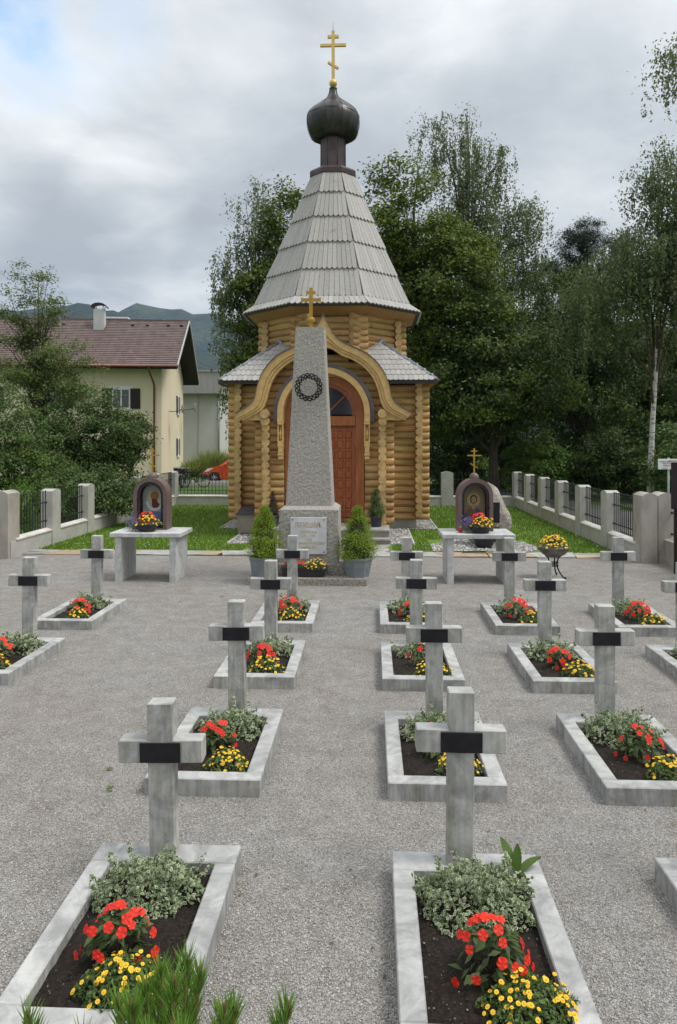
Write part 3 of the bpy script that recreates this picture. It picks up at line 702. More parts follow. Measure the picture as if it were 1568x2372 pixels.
# collar, neck, onion, ball, cross
b = MB(); b.lathe([(.60*C8, 10.50), (.70*C8, 10.52), (.70*C8, 10.66), (.66*C8, 10.72), (.40, 10.80)], 8, (0, 0, 0), 0, False, ph=math.pi/8); b.build('collar', M['drum'], chapel)
b = MB(); b.lathe([(.375*C8, 10.72), (.375*C8, 11.80)], 8, (0, 0, 0), 0, False, ph=math.pi/8)
for k in range(8):
    a = math.pi/8+k*math.pi/4; b.tube([(.375*C8*math.cos(a), .375*C8*math.sin(a), 10.75), (.375*C8*math.cos(a), .375*C8*math.sin(a), 11.78)], .014, 5)
b.build('neck', M['drum'], chapel)
ON = [(.36, 11.72), (.50, 11.73), (.63, 11.79), (.74, 11.89), (.80, 12.02), (.838, 12.17), (.848, 12.31), (.825, 12.44), (.755, 12.57), (.61, 12.71), (.44, 12.84), (.30, 12.94), (.20, 13.03), (.145, 13.13), (.115, 13.24), (.105, 13.33)]
onion = None
b = MB(); n8 = 8; sub = 4; vs = []                   # eight gores, each slightly bulged, standing seams between them
for r, z in ON:
    for j in range(n8*sub):
        a = math.pi/8+2*math.pi*j/(n8*sub); f_ = (j % sub)/sub; bul = 1+.02*math.sin(math.pi*f_)*1.0-.0
        rr = r*(math.cos(math.pi/8)/math.cos((f_-.5)*math.pi/4))*.45+r*.55*bul; vs.append((rr*math.cos(a), rr*math.sin(a), z))
nj = n8*sub; b.add(vs, [(i*nj+j, i*nj+(j+1) % nj, (i+1)*nj+(j+1) % nj, (i+1)*nj+j) for i in range(len(ON)-1) for j in range(nj)], 0, True)
onion = b.build('onion_dome', M['onion'], chapel)
b = MB()
for k in range(8):
    a = math.pi/8+k*math.pi/4; b.tube([(r*1.0*math.cos(a), r*1.0*math.sin(a), z) for r, z in ON], .014, 5)
for zi in (7, 10):
    r, z = ON[zi]; b.tube([(r*.985*math.cos(2*math.pi*j/32), r*.985*math.sin(2*math.pi*j/32), z) for j in range(32)], .008, 4, closed=True)
b.build('dome_seam', M['onion'], onion)
b = MB(); b.lathe([(.0, 13.30), (.125, 13.31), (.12, 13.35), (.05, 13.37), (.045, 13.40)], 12); b.build('dome_cap', M['onion'], onion)
b = MB(); b.lathe([(0, -.125)]+[(.125*math.cos(a), .125*math.sin(a)) for a in [R(-70+20*i) for i in range(8)]]+[(0, .125)], 20, (0, 0, 13.50)); b.build('finial_ball', M['gold'], chapel)
def ortho_cross(mb, h, w_main, w_top, w_slant, t, y0, z0, x0=0.0, drop=1):
    """three-bar cross: height h from z0, bar thickness t"""
    hb = t*.85
    mb.box(x0-t/2, x0+t/2, y0-t*.35, y0+t*.35, z0, z0+h)
    mb.box(x0-w_main/2, x0+w_main/2, y0-t*.34, y0+t*.34, z0+h*.71-hb/2, z0+h*.71+hb/2)
    mb.box(x0-w_top/2, x0+w_top/2, y0-t*.34, y0+t*.34, z0+h*.885-hb/2, z0+h*.885+hb/2)
    a = w_slant/2
    mb.bar((x0-a, y0, z0+h*.30+a*.62*drop), (x0+a, y0, z0+h*.30-a*.62*drop), t*.66, hb, (0, 1, 0))
b = MB(); ortho_cross(b, 1.52, .80, .345, .31, .098, 0, 13.60); cr_ = b.build('roof_cross', M['gold'], chapel)
b = MB(); b.tube([(0, 0, 15.12), (0, 0, 15.42)], .008, 6); b.build('lightning_rod', M['galv'], cr_)

# steps to the porch
st = thing('porch_steps', 'grey stone steps up to the arched chapel door', 'steps', (CX, 17.0, 0))
for i, (y0, z0, z1) in enumerate(((.0, 0, .105), (.0, .105, .145), (.33, .145, .275), (.30, .275, .325))):
    b = MB(); hw = 1.60
    if i % 2 == 0: b.box(-hw, hw, y0+.03, 2.0, z0-.02, z1)
    else: b.box(-hw-.02, hw+.02, y0, 1.6, z1-.045, z1, 0, .006)
    b.build('riser' if i % 2 == 0 else 'tread', M['concrete_old'] if i % 2 == 0 else M['flag_grey'], st)
br = thing('iron_barrier', 'low black iron barrier with two rails in front of the chapel door', 'barrier', (CX-.2, 17.5, .325))
b = MB()
for z in (.27, .40): b.tube([(-1.05, 0, z), (1.05, 0, z)], .011, 6)
b.build('rail', M['iron'], br)
for s in (-1, 1):
    b = MB(); b.tube([(s*1.05, 0, 0), (s*1.05, 0, .48), (s*1.22, 0, .48), (s*1.22, 0, .30), (s*1.05, 0, .30)], .014, 6); b.tube([(s*1.22, 0, .3), (s*1.22, 0, 0)], .012, 6); b.build('post', M['iron'], br)

sb = thing('storage_box', 'taupe plastic storage box with dark grey lid beside the porch wall', 'storage box', (-3.17, 19.15, .01))
b = MB(); b.add([(-.24, -.5, 0), (.24, -.5, 0), (.24, .5, 0), (-.24, .5, 0), (-.27, -.53, .52), (.27, -.53, .52), (.27, .53, .52), (-.27, .53, .52)], [(3, 2, 1, 0), (4, 5, 6, 7), (0, 1, 5, 4), (1, 2, 6, 5), (2, 3, 7, 6), (3, 0, 4, 7)])
b.build('box_body', M['box_beige'], sb)
b = MB(); b.box(-.18, .20, -.545, -.50, .06, .42, 0, .01); b.build('front_panel', M['box_beige'], sb)
b = MB(); b.add([(-.29, -.56, .52), (.29, -.56, .52), (.29, .56, .52), (-.29, .56, .52), (-.28, -.55, .56), (.28, -.55, .56), (.28, .55, .66), (-.28, .55, .66)], [(3, 2, 1, 0), (4, 5, 6, 7), (0, 1, 5, 4), (1, 2, 6, 5), (2, 3, 7, 6), (3, 0, 4, 7)])
b.build('lid', M['box_lid'], sb)

# ------------------------------------------------------------------ the obelisk
OX, OY = -1.075, 13.0
ob = thing('memorial_obelisk', 'rough grey granite obelisk with gold cross and thorn wreath on stepped base', 'monument', (OX, OY, 0))
def rough(mb, amp, cuts, seed):
    """hammered stone: subdivide and push the surface about"""
    return mb
b = MB(); b.box(-1.0, 1.0, -.85, .9, -.02, .125, 0, .012); b.build('lower_step', M['granite_base'], ob)
b = MB(); b.box(-.80, .80, -.54, .70, .125, .315, 0, .012); b.build('upper_step', M['granite_base'], ob)
def hewn(x0, x1, y0, y1, z0, top, name, m, step=.03, amp=.006, seed=1):
    """a four-sided hewn block tapering to top=(half x, half y, z): an even fine grid over every face, knocked about"""
    r_ = np.random.default_rng(seed); hx, hy = (x1-x0)/2, (y1-y0)/2; cx, cy = (x0+x1)/2, (y0+y1)/2
    nx = max(4, int((x1-x0)/step)); nz = max(4, int((top[2]-z0)/step)); vs = []; nrm4 = ((0, -1), (1, 0), (0, 1), (-1, 0)); cr4 = ((-1, -1), (1, -1), (1, 1), (-1, 1))
    for j in range(nz+1):
        t = j/nz; kx = hx+(top[0]-hx)*t; ky = hy+(top[1]-hy)*t
        for s in range(4):
            (ax, ay), (bx_, by_) = cr4[s], cr4[(s+1) % 4]
            for i in range(nx):
                f_ = i/nx; px_, py_ = ax+(bx_-ax)*f_, ay+(by_-ay)*f_; edge = i == 0
                d = 0 if j in (0, nz) else (-.010*r_.random()-.004 if edge else amp*(2*r_.random()-1))
                n_ = nrm4[s] if not edge else (px_*.7, py_*.7)
                vs.append((cx+px_*kx+n_[0]*d, cy+py_*ky+n_[1]*d, z0+(top[2]-z0)*t+(0 if j in (0, nz) else r_.uniform(-.004, .004))))
    N4 = 4*nx; fs = [(j*N4+i, j*N4+(i+1) % N4, (j+1)*N4+(i+1) % N4, (j+1)*N4+i) for j in range(nz) for i in range(N4)]+[[nz*N4+i for i in range(N4)]]
    b = MB(); b.add(vs, fs); return b.build(name, m, ob)
hewn(-.52, .52, -.46, .54, .315, (.51, .49, 1.225), 'base_block', M['granite'], .032, .005, 2)
b = MB(); b.add([(-.51, -.45, 1.22), (.51, -.45, 1.22), (.51, .53, 1.22), (-.51, .53, 1.22), (-.42, -.37, 1.285), (.42, -.37, 1.285), (.42, .45, 1.285), (-.42, .45, 1.285)],
                [(0, 1, 5, 4), (1, 2, 6, 5), (2, 3, 7, 6), (3, 0, 4, 7), (4, 5, 6, 7)]); b.build('base_top', M['granite'], ob)
hewn(-.405, .405, -.365, .445, 1.275, (.25, .25, 4.40), 'shaft', M['granite'], .027, .0032, 3)
pq = MB(); pq.box(-.31, .31, -.495, -.474, .47, 1.10, 0, .004); plq = pq.build('inscription_plaque', M['plaque_white'], ob)
for x in (-.27, .27):
    for z in (.51, 1.06): s_ = MB(); s_.lathe([(.011, 0), (.011, .006), (.006, .01)], 10); o = s_.build('screw', M['iron'], plq, (x, -.495, z)); o.rotation_euler = (R(90), 0, 0)
def text(body, size, loc, m, parent, name='lettering', sx=1.0, rot=(R(90), 0, 0), ext=.001):
    cu = bpy.data.curves.new(name, 'FONT'); cu.body = body; cu.size = size; cu.align_x = 'CENTER'; cu.align_y = 'CENTER'; cu.extrude = ext
    tmp = bpy.data.objects.new(name, cu); COL.objects.link(tmp); bpy.context.view_layer.update()
    me = bpy.data.meshes.new_from_object(tmp.evaluated_get(bpy.context.evaluated_depsgraph_get())); bpy.data.objects.remove(tmp)
    me.materials.clear(); me.materials.append(m); o = bpy.data.objects.new(name, me); link(o, parent); o.location = loc; o.rotation_euler = rot; o.scale = (sx, 1, 1); return o
text('ПОГИБШИМЪ', .125, (0, -.4965, .965), M['gold_letter'], plq, sx=.52)
text('СКОРТЕНИА', .066, (0, -.4965, .845), M['gold_letter'], plq, sx=.72)
text('1.VI — 1945', .062, (0, -.4965, .785), M['gold_letter'], plq, sx=.78)
text('ГОДА', .055, (0, -.4965, .722), M['gold_letter'], plq, sx=.8)
text('КАЗАКАМ ОТ РОССИИ', .066, (.02, -.4965, .655), M['gold_letter'], plq, sx=.70)
text('ПАМЯТЬ ЕГО', .066, (0, -.4965, .585), M['gold_letter'], plq, sx=.72)
# wreath of thorns, hung on the shaft
wr = thing('thorn_wreath', 'dark barbed iron crown of thorns hung on the granite obelisk', 'wreath', (OX+.0, OY-.395, 3.33))
b = MB()
for j in range(3):
    pts = []
    for i in range(54):
        a = 2*math.pi*i/54; w_ = 6*a+j*2.1; rr = .195+.042*math.sin(w_); pts.append((rr*math.cos(a), -.05+.03*math.cos(w_), rr*math.sin(a)))
    b.tube(pts, .0115, 5, closed=True)
ring_ = b.build('wire', M['iron'], wr)
for i in range(40):
    a = 2*math.pi*(i+rnd.random()*.6)/40; rr = .195+rnd.uniform(-.05, .045); p = Vector((rr*math.cos(a), -.05, rr*math.sin(a))); d = Vector((math.cos(a)*rnd.uniform(-1, 1.4), -.6*rnd.random(), math.sin(a)*rnd.uniform(-1, 1.4))).normalized()*.05
    b = MB(); b.tube([p-d*.4, p, p+d], [.003, .008, .002], 4); b.build('thorn', M['iron'], wr)
for (x, z) in ((0, .195), (0, -.195)): b = MB(); b.tube([(x, -.05, z), (x, .07, z)], .008, 5); b.build('wall_hook', M['iron'], wr)
b = MB(); ortho_cross(b, .74, .33, .17, .13, .062, 0, 0); b.lathe([(.0, -.075), (.06, -.045), (.075, 0), (.06, .045), (0, .075)], 14, (0, 0, .165), sy=.6)
for (x, z) in ((-.165, .525), (.165, .525)): b.box(x-.012, x+.012, -.026, .026, z-.04, z+.04)
b.build('obelisk_cross', M['gold_dull'], ob, (0, .04, 4.395))

# ------------------------------------------------------------------ boundary walls with iron panels
picket_b = MB(); picket_b.box(-.008, .008, -.008, .008, -.43, .40); picket_b.lathe([(0, -.02), (.017, -.01), (.017, .008), (0, .024)], 6, (0, 0, .415))
PICK = picket_b.mesh('picket', M['fence_iron'])
def garden_wall(label, p0, p1, n_bays, posts, hw=.11, plinth=.34, post_h=1.30, old=False, x_corr=0):
    """wall from p0 to p1: plinth, sloped coping, posts with cambered heads, iron panels with pickets"""
    p0 = Vector(p0); p1 = Vector(p1); L_ = (p1-p0).length; rz = math.atan2(p1.y-p0.y, p1.x-p0.x)
    g = thing('garden_wall', label, 'wall', (p0.x, p0.y, 0), rz, 'plastered walls round the cemetery')
    mc = M['concrete_old'] if old else M['concrete']
    b = MB(); b.box(0, L_, -hw, hw, -.05, plinth); b.build('plinth', mc, g)
    bay = L_/n_bays; pl = .44
    cop = MB(); x0, x1 = pl/2, bay-pl/2
    cop.add([(x0, -hw-.02, plinth), (x1, -hw-.02, plinth), (x1, hw+.02, plinth), (x0, hw+.02, plinth), (x0, -hw-.02, plinth+.03), (x1, -hw-.02, plinth+.03), (x1, hw+.02, plinth+.03), (x0, hw+.02, plinth+.03), (x0, 0, plinth+.075), (x1, 0, plinth+.075)],
            [(3, 2, 1, 0), (0, 1, 5, 4), (2, 3, 7, 6), (4, 5, 9, 8), (6, 7, 8, 9), (0, 4, 8, 7, 3), (1, 2, 6, 9, 5)])
    cm = cop.mesh('coping', M['coping'] if not old else mc)
    pm = MB(); hx = pl/2; hh = post_h
    top = [(-hx, hh-.05)]+[(-hx+pl*i/6, hh-.05+.05*math.sin(math.pi*i/6)) for i in range(1, 6)]+[(hx, hh-.05)]
    pm.prism([(-hx, -.05)]+top+[(hx, -.05)], -hw-.03, hw+.03); pmesh = pm.mesh('post', mc)
    rm = MB()
    for z in (.58, 1.0): rm.box(pl/2-.02, bay-pl/2+.02, -.012, .012, z-.012, z+.012)
    for x in (pl/2+.06, bay-pl/2-.06):
        for z in (.58, 1.0): rm.lathe([(0, -.03), (.03, -.02), (.03, .02), (0, .03)], 8, (x, 0, z))
    rmesh = rm.mesh('iron_panel', M['fence_iron'])
    for i in range(n_bays):
        place('coping', cm, g, (bay*i, 0, 0)); q = place('iron_panel', rmesh, g, (bay*i, 0, 0))
        npk = int((bay-pl)/.126)
        for j in range(npk): place('picket', PICK, q, (pl/2+(bay-pl)*(j+.5)/npk, 0, .845))
    for i in posts: place('post', pmesh, g, (bay*i, 0, 0))
    return g
garden_wall('pale wall with iron railings along the lawn below the leafy shrubs', (-7.5, 14.75), (-7.5, 27.5), 6, range(1, 7))
garden_wall('pale wall with iron railings along the lawn beside the asphalt path', (5.40, 14.75), (5.40, 27.5), 6, range(1, 7))
garden_wall('pale back wall with iron railings behind the wooden chapel', (-7.5, 27.5), (5.40, 27.5), 5, range(1, 5))
garden_wall('weathered brown wall with iron railings beside the gravel near the white sign', (5.90, 15.0), (5.90, 4.0), 5, range(1, 6), .13, .44, 1.36, True)
garden_wall('weathered brown wall with iron railings beside the gravel below the shrubs', (-7.95, 15.0), (-7.95, 4.0), 5, range(1, 6), .13, .44, 1.36, True)
def gate_pier(label, x, s):
    g = thing('gate_pier', label, 'pier', (x, 14.9, 0), 0, 'weathered stone piers where the side walls step out')
    for dx, w, y0 in ((0, .30, -.24), (s*.335, .31, -.20)):
        b = MB(); top = [(-w/2+w*i/6, 1.33+.06*math.sin(math.pi*i/6)) for i in range(7)]
        b.prism([(-w/2+dx, -.05)]+[(px_+dx, pz) for px_, pz in top]+[(w/2+dx, -.05)], y0, .26); b.build('pier_block', M['concrete_old'], g)
gate_pier('double weathered pier at the end of the wall beside the shrubs', -7.56, -1)
gate_pier('double weathered pier at the end of the wall beside the white sign', 5.46, 1)

# ------------------------------------------------------------------ flagstones, pebble beds
fp = sheet('flagstone_path', [(-7.5, 15.28), (5.3, 15.28), (5.3, 15.95), (.45, 15.95), (.45, 17.05), (-2.8, 17.05), (-2.8, 15.95), (-7.5, 15.95)], .008, M['soil'])
def flag(poly, warm):
    cx = sum(p[0] for p in poly)/len(poly); cy = sum(p[1] for p in poly)/len(poly)
    b = MB(); b.slab([((x-cx), (y-cy)) for x, y in poly], -.03, .022+rnd.uniform(-.006, .008))
    b.build('flagstone', M['flag_warm'] if warm else M['flag_grey'], fp, (cx, cy, 0))
def flag_row(x0, x1, y0, y1, warm_p):
    x = x0; sk = rnd.uniform(-.12, .12)
    while x < x1-.2:
        w = rnd.uniform(.5, 1.15); xe = min(x1, x+w); sk2 = rnd.uniform(-.14, .14); g = .011
        j = lambda: rnd.uniform(-.075, .06)
        if rnd.random() < .35:
            ym = y0+(y1-y0)*rnd.uniform(.35, .65)
            flag([(x+g-sk, y0+j()), (xe-g-sk2, y0+j()), (xe-g, ym-g), (x+g, ym-g+j())], rnd.random() < warm_p)
            flag([(x+g, ym+g+j()), (xe-g, ym+g), (xe-g+sk2, y1+j()), (x+g+sk, y1+j())], rnd.random() < warm_p)
        else: flag([(x+g-sk, y0+j()), (xe-g-sk2, y0+j()), (xe-g+sk2, y1+j()), (x+g+sk, y1+j())], rnd.random() < warm_p)
        x = xe; sk = sk2
flag_row(-7.4, -3.2, 15.28, 15.9, .3); flag_row(-3.2, -1.9, 15.3, 15.92, .85); flag_row(-1.9, 5.2, 15.28, 15.9, .3)
for y in (15.98, 16.5): flag_row(-2.75, .4, y, y+.48, .3)

BEDS = [rect(CX-2.15, CX-1.63, 17.0, 20.0), rect(CX+1.63, CX+2.15, 17.0, 20.0), rect(CX-2.95, CX-1.65, 20.0, 20.35), rect(CX+1.65, CX+2.95, 20.0, 20.35),
        rect(CX-2.95, CX-2.40, 20.35, 25.6), rect(CX+2.40, CX+2.95, 20.35, 25.6)]
rockbed = [(1.35, 16.0), (3.5, 15.98), (3.75, 16.6), (3.6, 17.5), (2.8, 18.2), (1.9, 17.9), (1.35, 17.0)]
b = MB()
for pl in BEDS+[rockbed]: b.add([(x, y, .020) for x, y in pl], [list(range(len(pl)))])
tag(b.build('pebble_bed', M['pebble_bed']), kind='structure')
b = MB()
for x in (CX-2.17, CX+2.17): b.box(x-.02, x+.02, 17.0, 20.0, -.02, .05)
for x in (CX-2.97, CX+2.97): b.box(x-.02, x+.02, 20.0, 25.6, -.02, .05)
tag(b.build('edging_strip', M['concrete']), kind='structure')
def inside(x, y, pl):
    r_ = False; j = len(pl)-1
    for i in range(len(pl)):
        xi, yi = pl[i]; xj, yj = pl[j]
        if (yi > y) != (yj > y) and x < (xj-xi)*(y-yi)/(yj-yi)+xi: r_ = not r_
        j = i
    return r_
OCT_V = np.array([(1,0,0),(-1,0,0),(0,1,0),(0,-1,0),(0,0,1),(0,0,-1)], float)
OCT_F = [(0,2,4),(2,1,4),(1,3,4),(3,0,4),(2,0,5),(1,2,5),(3,1,5),(0,3,5)]
def stones(name, P, size, m, flat=.6, parent=None):
    n = len(P); s = size*rng.uniform(.6, 1.35, (n, 1, 1)); V = OCT_V[None]*s*rng.uniform(.65, 1.25, (n, 6, 1))
    V[:, :, 2] *= flat; a = rng.uniform(0, 6.28, (n, 1)); c, s_ = np.cos(a), np.sin(a)
    V = np.stack([V[:, :, 0]*c-V[:, :, 1]*s_, V[:, :, 0]*s_+V[:, :, 1]*c, V[:, :, 2]], 2)+P[:, None]
    T = V[:, OCT_F].reshape(-1, 3, 3)
    me = poly_mesh(name, T, 3, m); o = place(name, me, parent); return tag(o, kind='stuff')
pts = []
for pl in BEDS+[rockbed]:
    xs = [p[0] for p in pl]; ys = [p[1] for p in pl]; ar = (max(xs)-min(xs))*(max(ys)-min(ys))
    for _ in range(int(ar*300)):
        x, y = rnd.uniform(min(xs), max(xs)), rnd.uniform(min(ys), max(ys))
        if inside(x, y, pl): pts.append((x, y, .03))
M['pebble_mix'] = leafmat('pebble mix', [(0, (.17, .16, .15)), (.5, (.33, .32, .30)), (1, (.56, .55, .52))], 0, .7)
stones('pebbles', np.array(pts), .034, M['pebble_mix'])

# ------------------------------------------------------------------ graves
E_Z = .12
cols = {'Z': -4.335, 'A': -1.53, 'B': .115, 'C': 1.54, 'D': 3.05}
rows = {1: 4.075, 2: 6.205, 3: 8.36, 4: 10.47}
GW, GL = .79, 1.32
ROWN = {1: 'front row', 2: 'second row', 3: 'third row', 4: 'back row'}
COLN = {'Z': 'left of the wide gravel', 'A': 'just left of the central path', 'B': 'just right of the central path', 'C': 'second file right of the path', 'D': 'third file right of the path'}
GR = [('A', 1), ('B', 1), ('C', 1), ('A', 2), ('B', 2), ('C', 2), ('Z', 3), ('A', 3), ('B', 3), ('C', 3), ('D', 3), ('Z', 4), ('A', 4), ('B', 4), ('C', 4), ('D', 4)]
sw, fw, rw = .112, .118, .178
def slab_mesh(x0, x1, y0, y1):
    b = MB(); b.box(x0, x1, y0, y1, -.06, E_Z, 0, .006); return b.mesh('border_slab', M['marble_frame'])
SL_ = [slab_mesh(0, GW, -rw, 0), slab_mesh(0, sw, -GL+fw+.0015, -rw-.0015), slab_mesh(GW-sw, GW, -GL+fw+.0015, -rw-.0015), slab_mesh(0, GW, -GL, -GL+fw)]
b = MB(); n_ = 16
gv = []
for j in range(n_+1):
    for i in range(n_+1):
        u, v = i/n_, j/n_; gv.append((sw-.005+(GW-2*sw+.01)*u, -GL+fw-.005+(GL-fw-rw+.01)*v, .062+.028*math.sin(math.pi*u)*math.sin(math.pi*v)+rnd.uniform(-.008, .008)))
b.add(gv, [(j*(n_+1)+i, j*(n_+1)+i+1, (j+1)*(n_+1)+i+1, (j+1)*(n_+1)+i) for j in range(n_) for i in range(n_)], 0, False)
SOIL = b.mesh('soil', M['soil'])
def cross_mesh(aw=.46, hs=.0):
    t = .0695; a = aw/2; z0, z1, z2 = .615, .74, .94+hs
    pl = [(-t, 0), (t, 0), (t, z0), (a, z0), (a, z1), (t, z1), (t, z2), (-t, z2), (-t, z1), (-a, z1), (-a, z0), (-t, z0)]
    b = MB(); b.prism(pl, -.052, .052); me = b.mesh('cross', M['marble'])
    bm = bmesh.new(); bm.from_mesh(me); bmesh.ops.bevel(bm, geom=[e for e in bm.edges if e.calc_face_angle(0) > .3], offset=.005, segments=1, affect='EDGES'); bm.to_mesh(me); bm.free()
    return me
CROSS = cross_mesh(); CROSS_W = cross_mesh(.48)
b = MB(); b.box(-.111, .111, -.062, -.0515, .622, .730, 0, .002); NAMEP = b.mesh('name_plaque', M['plaque'])

def flower_mesh(kind):
    b = MB()
    if kind == 'red':
        for k in range(5):
            a = 2*math.pi*k/5; c, s = math.cos(a), math.sin(a)
            pl = [(0, 0, 0), (.35, -.42, .12), (.8, -.48, .10), (1.02, -.15, -.02), (1.02, .15, -.02), (.8, .48, .10), (.35, .42, .12)]
            b.add([(x*c-y*s, x*s+y*c, z+.02*k) for x, y, z in pl], [(0, 1, 2), (0, 2, 3), (0, 3, 4), (0, 4, 5), (0, 5, 6)], 0)
        return b.mesh('flower', [M['red_petal']])
    for k in range(9):
        a = 2*math.pi*k/9; c, s = math.cos(a), math.sin(a)
        pl = [(.25, -.12, 0), (.75, -.30, .08), (1.03, 0, .0), (.75, .30, .08), (.25, .12, 0)]
        b.add([(x*c-y*s, x*s+y*c, z) for x, y, z in pl], [(0, 1, 2, 3, 4)], 0)
    b.lathe([(.42, .02), (.30, .14), (0, .2)], 8, (0, 0, 0), 1)
    return b.mesh('flower', [M['yellow_petal'], M['yellow_eye']])
FRED, FYEL = flower_mesh('red'), flower_mesh('yel')
def facing(n, roll=0.0): return (Vector(n).to_track_quat('Z', 'Y').to_matrix() @ Matrix.Rotation(roll, 3, 'Z'))
def put_flowers(root, me, spots, size, individual):
    if individual:
        for p, n in spots:
            o = place('flower', me, root, p); o.rotation_euler = facing(n, rnd.random()*6).to_euler(); s = size*rnd.uniform(.8, 1.2); o.scale = (s, s, s)
    else:
        b = MB()
        for p, n in spots:
            m_ = facing(n, rnd.random()*6)*size*rnd.uniform(.8, 1.2)
            for mi in range(1):
                vs_ = [(m_ @ v.co+Vector(p))[:] for v in me.vertices]; base = len(b.v); b.v += vs_
                for q in me.polygons: b.f.append([base+i for i in q.vertices]); b.m.append(q.material_index); b.sm.append(False)
        tag(b.build('flowers', list(me.materials), root), kind='stuff')
def dome_points(n, rx, ry, h, edge=.35, lumps=5):
    a = rng.uniform(0, 2*math.pi, n); r = np.sqrt(rng.uniform(0, 1, n))
    ph = rng.uniform(0, 6.28, 3); wob = 1+.12*np.sin(lumps*a+ph[0])+.08*np.sin((lumps+4)*a+ph[1])
    x, y = r*np.cos(a)*rx*wob, r*np.sin(a)*ry*wob
    z = h*(1-r**2.6)*(1+.18*np.sin(x*40+ph[2])*np.cos(y*37))*rng.uniform(1-edge, 1.05, n)
    nr = np.stack([x/rx*.8, y/ry*.8, np.full(n, .9)], 1)
    return np.stack([x, y, z], 1), nr
def euonymus(label, x, y, z, n, leaf, rx=.28, ry=.24, h=.15):
    t = thing('euonymus_bush', label, 'plant', (x, y, z), 0, 'variegated euonymus bushes on the graves')
    P, nr = dome_points(n, rx, ry, h)
    # loose sprigs that stand above or trail out of the cushion
    for _ in range(16):
        a = rnd.random()*6.28; r0 = rnd.uniform(.4, .95); up = rnd.uniform(.03, .11); p0 = np.array([rx*r0*math.cos(a), ry*r0*math.sin(a), h*(1-r0**2.6)])
        d = np.array([math.cos(a)*.09*r0, math.sin(a)*.06*r0, up]); k = max(8, n//110)
        q = p0+d*np.linspace(0, 1, k)[:, None]+rng.normal(0, .008, (k, 3)); P = np.concatenate([P, q]); nr = np.concatenate([nr, np.tile([0, -.3, .8], (k, 1))])
    V = leaves(P, leaf, leaf*.62, nr, .8)
    c = V.mean(1, keepdims=True); nn = np.cross(V[:, 1]-V[:, 0], V[:, 3]-V[:, 0]); nn = unit(nn)[:, None]; nn = nn*np.sign(nn[:, :, 2:3]+1e-6)
    inner = c+(V-c)*.62+nn*leaf*.03
    me = poly_mesh('foliage', np.concatenate([V, inner]), 4, [M['euo_cream'], M['euo_green']], np.concatenate([(rng.random(len(V)) < .42).astype(int), np.ones(len(V), int)]))
    place('foliage', me, t)
    A = np.stack([rng.uniform(-.1, .1, 30), rng.uniform(-.1, .1, 30), np.zeros(30)], 1); B = P[rng.integers(0, len(P), 30)]
    place('stems', poly_mesh('stems', stems(A, B, .003), 3, M['twig']), t); return t
def impatiens(label, x, y, z, r=.14, h=.20, nl=70, nf=16, indiv=True, fs=.026, grp='scarlet impatiens on the graves'):
    t = thing('impatiens_plant', label, 'plant', (x, y, z), 0, grp)
    n = int(nl*1.6); a = rng.uniform(0, 6.28, n); el = rng.uniform(.1, 1.45, n); q = rng.uniform(.55, 1, n)
    D = np.stack([np.cos(a)*np.cos(el), np.sin(a)*np.cos(el), np.sin(el)], 1); P = D*q[:, None]*np.array([r, r, h])
    V = leaves(P, .072, .032, D*.6+np.array([0, 0, .6]), .45, D*np.array([1, 1, .1])-np.array([0, 0, .25]))
    place('foliage', poly_mesh('foliage', V, 4, M['imp_leaf']), t)
    place('stems', poly_mesh('stems', stems(np.zeros((14, 3)), P[:14], .004), 3, M['twig']), t)
    spots = []; els = [((i+.5)/nf) for i in range(nf)]; rnd.shuffle(els)
    for i in range(nf):
        aa = 2.4*i+rnd.uniform(-.3, .3); e_ = .10+1.25*els[i]; d = Vector((math.cos(aa)*math.cos(e_), math.sin(aa)*math.cos(e_)-.15, math.sin(e_)))
        spots.append(((d.x*r*1.08, d.y*r*1.08, max(.03, d.z*h*1.08)), (d.x, d.y-.45, d.z*.8)))
    put_flowers(t, FRED, spots, fs, indiv); return t
def sanvitalia(label, x, y, z, r=.185, h=.115, nl=900, nf=70, indiv=True, fs=.0135, leaf=.024, grp='yellow creeping zinnias on the graves'):
    t = thing('creeping_zinnia', label, 'plant', (x, y, z), 0, grp)
    P, nr = dome_points(nl, r, r*.85, h, .5)
    place('foliage', poly_mesh('foliage', leaves(P, leaf, leaf*.5, nr, .8), 4, M['sanv_leaf']), t)
    Q, nq = dome_points(nf, r*1.0, r*.85, h*1.08, .05)
    put_flowers(t, FYEL, [(tuple(p+np.array([0, 0, .008])), (n[0]*.7+rnd.uniform(-.3, .3), n[1]*.7-.25+rnd.uniform(-.3, .3), n[2])) for p, n in zip(Q, nq)], fs, indiv); return t
tilt = {('A', 1): (.9, .4), ('B', 1): (-.5, -.6)}
